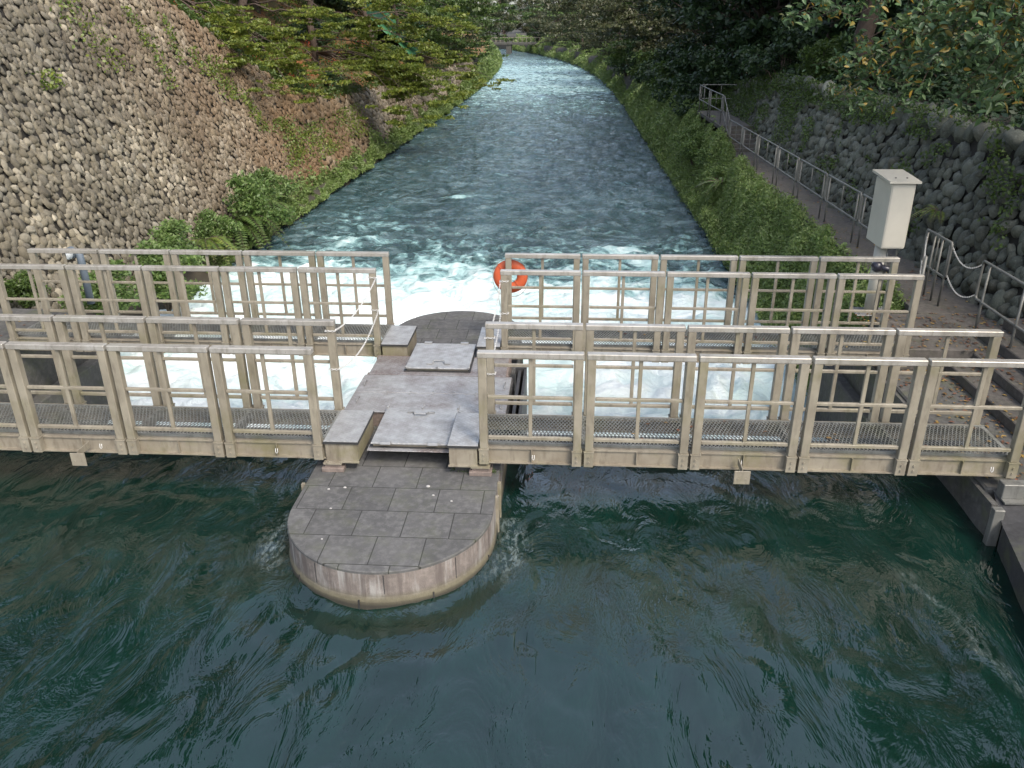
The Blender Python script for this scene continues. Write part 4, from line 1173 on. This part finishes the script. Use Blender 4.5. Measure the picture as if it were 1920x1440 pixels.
# left hillside wood, above and behind the visible slope
for i, (x, y) in enumerate([(-20, 27), (-23, 34), (-19, 41), (-24, 46), (-18, 50), (-22, 57), (-16.5, 63), (-21, 70), (-15.5, 76), (-20, 86), (-15, 92), (-18, 104), (-17, 120), (-20, 136), (-23, 155), (-27, 175), (-30, 195), (-26, 20), (-30, 38), (-31, 60)]):
    s = (S_mid+S_dark)[i % 4]
    place(s, (x+float(shL(y)), y, hill(x+float(shL(y)), y) if y < 100 else .8), rr_.uniform(1.2, 1.5) if y < 62 else rr_.uniform(.85, 1.15), rr_.uniform(0, 6), 'tree in the wood covering the left hillside behind the leaning trees', 'tree', 'trees of the left hillside wood')
# right bank trees
for i, (x, y) in enumerate([(10.5, 36), (9.0, 43), (12.5, 47), (8.8, 52), (13, 57), (9.5, 63), (14, 70), (9, 76), (12, 86), (8, 94), (11, 104), (5, 118), (9, 128), (3, 142), (-1, 160), (4, 170), (-5, 182), (-9, 200), (16, 40), (18, 52), (20, 65), (17, 30), (21, 36)]):
    s = (S_dark+[S_mid[1]])[i % 3] if y < 80 else (S_mid+S_dark[:1])[i % 3]
    xx = x if y < 112 else x+2
    place(s, (xx, y, terr(xx, y)-.2), rr_.uniform(.8, 1.1), rr_.uniform(0, 6), 'dark tree standing in the wood behind the right footpath and river bank' if y < 80 else 'pale green tree leaning over the distant right bend of the river', 'tree', 'trees of the right bank wood' if y < 80 else 'trees at the far right bend')
for x, y in ((21, 17), (19, 27), (18, 36), (24, 24), (19, 44)):
    place((S_dark+S_mid)[int(x+y) % 4], (x, y, 2.3), rr_.uniform(1.6, 2.0), rr_.uniform(0, 6), 'tall tree rising out of frame from the terrace on the right', 'tree', 'tall trees of the right terrace')
spray_tree('evergreen_tree', 'thick dark trunked tree standing on the terrace at upper right', (8.9, 26.5, 2.2), 13, [(7.4, 25, 5.2), (8.0, 23.5, 5.4), (10.5, 26, 5.0), (7.2, 28, 5.6)], rg(91), L_dark, .2, 60, True, 1.2, tr=.30)
# trees closing the view behind the far bridge
for i, (x, y) in enumerate([(-40, 225), (-30, 262), (-20, 258), (-8, 250), (0, 232), (-50, 250), (10, 255), (-62, 262), (-32, 300), (-15, 300)]):
    place((S_mid+S_dark)[i % 4], (x, y, 0), rr_.uniform(1.0, 1.4), rr_.uniform(0, 6), 'hazy green tree beyond the small bridge where the river ends', 'tree', 'trees beyond the far bridge')
# shrubs under the right trees
for i, (x, y, s, k) in enumerate([(7.6, 31.5, 1.3, 0), (8.4, 34, 1.5, 0), (7.4, 38.5, 1.7, 0), (6.6, 40.5, 1.6, 0), (8.3, 29.0, 1.1, 1), (9.3, 31.2, 1.3, 1), (8.9, 27.0, 1.0, 0), (9.6, 25, 1.0, 0), (9.4, 22, 1.1, 0), (10.4, 28, 1.5, 0), (7.2, 44, 1.9, 0), (6.5, 48, 1.9, 0), (7.0, 53, 2.0, 1), (6.2, 58, 1.8, 0), (6.6, 65, 2.0, 1), (5.8, 72, 2.0, 0), (5.4, 80, 2.2, 1), (9.2, 19, .9, 0), (9.2, 16, .9, 0), (11, 24, 1.6, 0), (11.5, 20, 1.6, 0), (11, 16.5, 1.5, 0), (12.5, 27, 1.8, 0), (12.2, 32, 1.9, 0), (14, 22, 2.0, 0), (14.5, 28, 2, 0), (10.2, 34.5, 1.6, 1), (15.5, 17, 2, 0)]):
    place([B_dark, B_mid][k], (x, y, (terr(x, y) if x > 7.3 else .0)-.15), s, rr_.uniform(0, 6), 'rounded dark shrub on the terrace above the right cobble wall' if x > 7.7 else 'leafy shrub crowding the right river bank past the footpath', 'shrub', 'shrubs above the right wall' if x > 7.7 else 'shrubs on the right river bank')
for x, y, sc_, lab in ((5.0, 30.6, .6, 'leafy bush under the sloping far handrail'), (4.9, 32.6, .75, 'leafy bush on the river side of the far landing'), (5.0, 35.0, .85, 'leafy bush at the river corner of the far landing'), (6.2, 37.6, .8, 'leafy bush just behind the far landing handrail'), (4.9, 27.5, .5, 'low bush where the level footpath ends')):
    place(B_bright, (x, y, -.9 if y < 37 else .1), sc_, rr_.uniform(0, 6), lab, 'bush', None)
# shrubs on the left slope
for i in range(26):
    y = rr_.uniform(28, 90); s0 = rr_.uniform(.4, 6.0); x = -9.85+float(shL(y))-BL*(ztopL(y)+2.15)-s0
    place([B_mid, B_bright, B_dark][i % 3], (x, y, hill(x, y)-.1), rr_.uniform(.6, 1.3), rr_.uniform(0, 6), 'low shrub growing on the brown slope above the left wall', 'shrub', 'shrubs on the left slope')
# fern-like bushes at the foot of the left wall
for (x, y, z, s, k, lab) in ((-9.2, 23.2, -1.4, 1.1, 2, 'feathery bush hanging over the water at the foot of the tall cobble wall'), (-9.5, 25.6, -1.4, .9, 2, 'bright green bush just behind the feathery one at the wall foot'),
                       (-9.6, 21.3, -1.5, .7, 2, 'yellowish bush at the water edge nearest the far left walkway'), (-8.9, 14.6, -1.2, .85, 2, 'bright green bush seen through the far left walkway rails'),
                       (-8.7, 16.4, -1.4, .95, 2, 'large green bush behind the far left walkway'), (-9.5, 18.6, -1.3, .9, 2, 'dense green bush between the far left walkway and the wall'), (-9.9, 13.6, -.6, .5, 1, 'small green plant by the pole lamp at the wall foot')):
    place([B_dark, B_mid, B_bright][k], (x, y, z), s, rr_.uniform(0, 6), lab, 'bush', None)

def fern(loc, nf, L, seed, lab, mat, aim=0.0):
    rng = rg(seed); t = empty('fern', loc); meta(t, lab, 'fern')
    W = MB(); PV = []; PQ = []; n0 = 0
    for k in range(nf):
        a = aim+rng.normal(0, .9); ln = L*rng.uniform(.7, 1.15); el = rng.uniform(.5, 1.1)
        tt_ = np.linspace(0, 1, 22); hx = ln*tt_*math.cos(el*.6); hz = ln*(tt_*math.sin(el)-.95*tt_**2*rng.uniform(.75, 1.3))
        c = np.stack([hx*math.cos(a), hx*math.sin(a), hz], 1); W.tube(c[::3], np.linspace(.012, .003, len(c[::3])), 4)
        sd_ = np.array([-math.sin(a), math.cos(a), 0])
        for i in range(3, 22):
            wl = ln*.15*math.sin(math.pi*min(1, (i/21)*.9+.12))**.7
            for sg in (1, -1):
                d = sd_*sg+np.array([math.cos(a), math.sin(a), -.5])*.35; d /= np.linalg.norm(d); f_ = c[i]-c[i-1]; f_ /= np.linalg.norm(f_)
                PV += [c[i], c[i]+d*wl*.5+f_*wl*.16, c[i]+d*wl, c[i]+d*wl*.5-f_*wl*.16]; PQ.append((n0, n0+1, n0+2, n0+3)); n0 += 4
    W.build('stem', M_bark, t, True); mesh_np('foliage', np.array(PV), np.array(PQ), mat, t)
fern((-9.55, 22.6, -1.15), 34, 1.7, 101, 'large fern with arching fronds over the water at the foot of the tall cobble wall', L_mid, -.4)
fern((-9.7, 25.2, -1.1), 26, 1.5, 102, 'second fern behind the large one at the wall foot', L_ground, -.3)
fern((-9.5, 20.4, -1.1), 18, 1.1, 103, 'small yellowish fern beside the far left walkway end', L_ivy, -.6)
fern((4.9, 26.5, -.6), 14, .9, 104, 'bright fern beside the level end of the right footpath', L_ground, 2.6)
fern((6.75, 15.2, .9), 12, .55, 105, 'bright green fern growing from the boulder wall behind the cabinet', L_ivy, 3.1)
# ground cover masses
def mass(name, lab, pts, size, mat, rng, up=.6, long=2.2, droop=.2, cat='ground cover'):
    v, q = leaves(pts, size, rng, up, long, droop); o = mesh_np(name, v, q, mat); meta(o, lab, cat, None, 'stuff'); return o
rng = rg(41)
n = 210000
y = 12.7+(rng.random(n)**1.4)*52; tcross = rng.random(n)
hb = .42+.55*np.clip(fbm(y*.55, tcross*2.0, 3)+.4, 0, 1.3)
x = 4.30+tcross*np.interp(y, [12, 28, 36, 60], [1.1, 1.2, 1.9, 2.9])+rng.normal(0, .05, n)
zb = np.interp(x, [4.55, 4.75, 4.95, 5.2, 5.5, 6], [-1.95, -1.75, -1.15, -.55, -.2, -.1])
z = zb+hb*rng.random(n)**.5*np.sin(np.clip(tcross, .05, 1)*3.0)**.4
ly = np.clip(fbm(x*1.8, y*1.1+5, 2), -.7, 1); z += .12*ly
mass('ground_cover', 'dense low green plants covering the right river bank below the footpath', np.stack([x, y, z], 1), .075+.0016*y, L_bank, rng, .4, 3.4, -.1)
# grass strips farther along the right bank
n = 110000; y = 40+rng.random(n)*190; s_ = rng.random(n)
x = 4.3+shR(y)+s_*(3.2+8*np.clip((y-70)/60, 0, 1)); dxx = x-shR(y); z = np.where(dxx > 6.4, .45+.05*(dxx-7), -1.9+1.9*np.clip((dxx-4.3)/2.2, 0, 1))+1.1*rng.random(n)*np.clip(fbm(x*.3, y*.15, 3)+.6, 0, 1.2)
mass('bank_grass', 'bright grass and weeds along the distant right water edge', np.stack([x, y, z], 1), .12+.003*y, L_bank, rng, .35, 3.5, -.4, 'grass')
# left water-edge weeds
n = 100000; y = 20+rng.random(n)**1.5*185; s_ = rng.random(n)
x = -9.05+shL(y)-s_*1.0+.25*fbm(y*.5, np.zeros(n), 3); x -= .6*s_*np.clip((y-60)/40, 0, 3); hv = np.clip(.45+1.8*fbm(y*.6, s_*1.5, 3), .03, 1.6)
z = -1.85+hv*(.6+.9*np.clip((y-70)/50, 0, 1.5))*np.sqrt(s_)*rng.random(n)*1.2+.5*np.clip(fbm(y*.35, s_, 3), 0, 1)
mass('bank_weeds', 'dark green weeds fringing the water under the left wall', np.stack([x, y, z], 1), .07+.003*y, L_bank, rng, .45, 2.8, .1)
# undergrowth on the left slope
n = 60000; y = 26+rng.random(n)**1.4*80; s_ = rng.random(n)**1.2*9
zt = np.interp(y, [8, 18, 26.5, 28.3, 31, 35, 40, 70, 230], [7.5, 7.2, 5.1, 4.5, 3.2, 1.5, .85, .55, .3])
x = -9.85+shL(y)-BL*(zt+2.15)-s_; z = zt+.62*s_-.0035*s_**2+rng.random(n)*.35
keep = (fbm(x*.35, y*.3, 3) > -.12) | (s_ < .5)
mass('slope_undergrowth', 'patchy green undergrowth on the brown slope above the left wall', np.stack([x, y, z], 1)[keep], .19, L_mid, rng, .45, 2.6, 0)
n = 9000; y = 26.0+rng.random(n)**1.9*40; s_ = .15+rng.random(n)*4
zt = np.interp(y, [8, 18, 26.5, 28.3, 31, 35, 40, 70, 230], [7.5, 7.2, 5.1, 4.5, 3.2, 1.5, .85, .55, .3])
x = -9.85-BL*(zt+2.15)-s_; z = zt+.62*s_+.25+rng.random(n)*.15
keep = fbm(x*.8+9, y*.5, 2) > .25
mass('red_spider_lilies', 'drifts of orange red flowers on the slope above the left wall', np.stack([x, y, z], 1)[keep], .12, L_red, rng, .3, 3, 0, 'flowers')
# creepers on the left wall
PP = []
def onL(y, zz): return np.array([-9.85-BL*(zz+2.15)+.11, y, zz])
for (y0, z0, z1, wd, nn_) in ((24.5, 4.6, 2.4, .22, 260), (22.0, 5.4, 3.0, .5, 420), (26.2, 4.5, 3.0, .20, 170), (28.4, 3.2, 1.8, .45, 420), (29.5, 1.9, .6, .25, 260), (31.5, .9, -.8, .7, 800), (19.0, 3.2, 2.8, .25, 120), (35, .4, -1.0, 1.2, 900), (27.2, 3.5, 2.7, .2, 100), (41, .5, -1.0, 1.5, 900)):
    for _ in range(nn_):
        f_ = rng.random(); PP.append(onL(y0+rng.normal(0, wd)+.6*math.sin(f_*4+y0)*wd, z0+(z1-z0)*f_)+NL*rng.random()*.06)
mass('wall_creeper', 'thin yellow green creepers climbing the tall left cobble wall', np.array(PP), .10, L_ivy, rng, .2, 1.5, .2, 'creeper')
PP = []
def onR(y, zz): return np.array([6.47+BR*zz-.12, y, zz])
for _ in range(30000):
    y_ = 9+rng.random()*31; zz = (ztopR(y_)+.3)*rng.random()**.6
    g_ = float(fbm(np.array(y_*.5), np.array(zz*.9+3), 3))+ (zz-1.2)*.25+np.interp(y_, [9, 14, 18, 25, 36], [-.45, -.3, -.12, .1, .5])+(.45 if (zz > 1.9 and y_ > 17) else 0)
    if g_ > .12: PP.append(onR(y_, zz)+NR*rng.random()*.10)
mass('wall_ivy', 'dark ivy and ferns patching the low boulder wall on the right', np.array(PP), .075, L_mid, rng, .25, 1.8, .2, 'ivy')
# terrace leaf floor
n = 16000; y = 5+rng.random(n)*50; x = 7.45+rng.random(n)**1.3*10; z = np.array([terr(a, b) for a, b in zip(x, y)])+rng.random(n)*.3
mass('terrace_undergrowth', 'dark undergrowth on the terrace above the right boulder wall', np.stack([x, y, z], 1), .16, L_dark, rng, .5, 2.0, .1)

# overhanging cherry tree at upper right
CH = [(4.1, 9.0, 3.98), (4.5, 8.6, 3.75), (4.6, 8.8, 3.50), (4.55, 9.6, 3.28), (4.24, 10.5, 3.96), (4.26, 11.0, 3.6), (4.13, 12.0, 3.76), (4.01, 12.5, 3.33), (3.75, 12.0, 3.2), (4.5, 12.0, 3.05), (4.04, 11.0, 4.14), (3.9, 13.0, 3.59), (3.1, 13.0, 4.15), (3.4, 13.0, 4.09), (3.87, 12.5, 4.15), (4.6, 10.5, 3.25), (4.33, 10.0, 3.7), (3.95, 12.0, 3.56), (4.1, 12.2, 3.1), (4.22, 10.0, 4.18), (4.32, 9.0, 4.12), (5.2, 10.8, 3.2), (5.6, 12.5, 3.0), (5.4, 11.5, 3.7), (6.0, 12.0, 3.3), (6.2, 13.5, 3.2), (5.8, 14.5, 3.6)]
def cherry():
    rng = rg(77); base = (9.6, 12.4, 2.3)
    t = empty('cherry_tree', base); meta(t, 'cherry tree with drooping green and yellow leaves overhanging the right path', 'tree')
    W = MB(); tp = curve((9.6, 12.4, 2.0), (9.4, 13.0, 11.5), rng, 0, 9); W.tube(tp, np.linspace(.26, .10, 9), 10)
    hubs = []
    for (a, b) in ((2, (6.4, 10.6, 4.6)), (3, (6.2, 12.6, 4.7)), (3, (6.6, 14.4, 4.9)), (4, (5.6, 9.6, 4.9))):
        c = curve(tp[a], b, rng, .1, 8); W.tube(c, np.linspace(.09, .03, 8), 7); hubs += [c[4], c[5], c[6], c[7]]
    PP = []; hubs = np.array(hubs)
    for tg in CH:
        tg = np.array(tg)+np.array([.0, 0, 0]); h = hubs[np.argmin(np.linalg.norm(hubs-tg, axis=1))]
        c = curve(h, tg, rng, .12, 9); W.tube(c, np.linspace(.018, .004, 9), 5)
        for k in range(2, 9):
            for _ in range(4):
                e = c[k]+rng.normal(0, 1, 3)*np.array([.20, .26, .10]); W.tube([c[k], e], [.004, .002], 3)
                m_ = 11; f_ = rng.random((m_, 1)); PP.append(c[k]+(e-c[k])*f_+rng.normal(0, .055, (m_, 3)))
    for _ in range(64):   # higher crown out of frame
        e = np.array([rng.uniform(7.4, 14.5), rng.uniform(9, 21), rng.uniform(5.0, 13.0)]); PP.append(cloud(rng, e, (1.4, 1.4, .7), 300, .5))
        h = tp[6]; W.tube(curve(h, e, rng, .1, 5), np.linspace(.04, .01, 5), 4)
    o = W.build('trunk', M_bark, t, True); o.location = tuple(-np.array(base))
    v, q = leaves(np.concatenate(PP), .108, rng, .5, 2.0, .35, 6); o = mesh_np('foliage', v, q, L_cherry, t, True); o.location = tuple(-np.array(base))
cherry()
# fallen leaves
PP = []
for _ in range(900):
    x_, y_ = rng.uniform(4.4, 6.5), rng.uniform(7.6, 12.2)
    zz = -.295
    if x_ > 5.2 and y_ > 8.2 and y_ < 11.2: zz = -.30+.14*(int((x_-5.2)/.32)+1)
    if y_ > 11.3: zz = -.028
    if 4.55 < x_ < 5.55 and 10.55 < y_ < 11.3: zz = .022
    if 5.2 < x_ < 5.55 and 10.5 < y_ < 11.25: zz = .025
    PP.append((x_, y_, zz+.012))
for _ in range(260): PP.append((rng.uniform(5.45, 6.5), rng.uniform(12.3, 29), -.008))
for _ in range(46): PP.append((rng.uniform(.5, 4.5), rng.choice([7.9, 10.8])+rng.uniform(-.3, .3), .034))
for _ in range(120): PP.append((rng.uniform(-9.8, -8.0), rng.uniform(9.0, 12.2), -.188))
v, q = leaves(np.array(PP), .055, rng, .93, 1.6, 0, 6)
meta(mesh_np('fallen_leaves', v, q, L_litter), 'brown and yellow fallen leaves scattered on the abutments, path and gratings', 'leaf litter', None, 'stuff')
# grass tuft at the pier
rngt = rg(55); v = []; q = []
for (cx_, cy_) in ((-1.12, 7.52), (-1.02, 7.5), (-.72, 7.5)):
    for _ in range(40):
        a = rngt.uniform(0, 6.28); p = np.array([cx_+rngt.normal(0, .03), cy_+rngt.normal(0, .015), PZ]); d = np.array([math.cos(a)*.05, -abs(math.sin(a))*.05, rngt.uniform(.03, .08)]); s = np.array([-math.sin(a), math.cos(a), 0])*.003
        n0 = len(v); v += [p-s, p+s, p+d]; q.append((n0, n0+1, n0+2))
meta(mesh_np('grass_tuft', np.array(v), np.array(q), L_ground), 'small grass tufts growing on the pier under the near right walkway', 'grass', None, 'stuff')

# ------------------------------------------------------------------ green netting with poles on the left slope
def netting():
    y0, y1 = 64.0, 84.0
    ys_ = np.linspace(y0, y1, 16); ss_ = np.linspace(.8, 6.0, 14); X = []; Y = []; Z = []
    for yy_ in ys_:
        zt_ = ztopL(yy_); x0 = -9.85-BL*(zt_+2.15)
        X.append(x0-ss_); Y.append(np.full(14, yy_)+.15*ss_); Z.append(zt_+.85*ss_+.75+.06*np.sin(ss_*3+yy_*2))
    m = simple('green_net', (.03, .14, .05), .6, 0, .3, 4, .2)
    o = grid('safety_net', np.array(X), np.array(Y), np.array(Z), m)
    md = o.modifiers.new('solid', 'SOLIDIFY'); md.thickness = .02
    meta(o, 'bright green netting sheet stretched on the slope among the left trees', 'netting')
    my = simple('yellow_pole', (.45, .28, .04), .5)
    for k, yy_ in enumerate((70, 73.5, 78)):
        zt_ = ztopL(yy_); x0 = -9.85-BL*(zt_+2.15)
        mb = MB(); mb.tube([(x0-1.1, yy_-.1, zt_+.85*1.1+.9), (x0-4.9, yy_+.5, zt_+.85*4.9+.95)], .05, 8)
        meta(mb.build('bamboo_pole', my, None, True), 'yellow pole lying across the green netting on the left slope, '+('nearest of the three', 'middle of the three', 'farthest of the three')[k], 'pole', 'yellow poles on the netting')
netting()

# ------------------------------------------------------------------ far bridge
fb = empty('footbridge', (-14, 200, ZDN)); meta(fb, 'small grey footbridge crossing the river at the far end', 'bridge')
mb = MB(); mb.box(-9, 12, -1.4, 1.4, 1.9, 2.4, .03); mb.build('deck', M_conc, fb)
mb = MB(); mb.box(-9, 12, -1.35, -1.25, 3.35, 3.45); mb.box(-9, 12, 1.25, 1.35, 3.35, 3.45)
for x in np.arange(-9, 12, 1.0): mb.box(x, x+.08, -1.34, -1.26, 2.4, 3.35); mb.box(x, x+.08, 1.26, 1.34, 2.4, 3.35)
mb.build('parapet', M_paint, fb)
mb = MB(); mb.box(-.6, .6, -1.2, 1.2, -1.5, 1.9, .05); mb.build('pillar', M_conc, fb)
# pale building glimpsed through the trees on the right
hb_ = empty('building', (24, 62, 2.5)); meta(hb_, 'pale building glimpsed between the trunks at upper right', 'building')
mb = MB(); mb.box(-7, 8, 0, 8, 0, 6, .02); mb.build('wall', simple('pale_render', (.75, .75, .72), .8), hb_)
mb = MB(); mb.add([(-7.6, -.6, 6), (8.6, -.6, 6), (8.6, 8.6, 6), (-7.6, 8.6, 6), (-7.6, 4, 8), (8.6, 4, 8)], [(0, 1, 5, 4), (2, 3, 4, 5), (0, 3, 2, 1)], [(0, 4, 3), (1, 2, 5)]); mb.build('roof', M_bluegrey, hb_)
for x in (-5, -2, 1, 4): mb = MB(); mb.box(x, x+1.6, -.03, -.001, 1, 2.6); mb.build('window', M_black, hb_)
print('objects', len(bpy.data.objects))
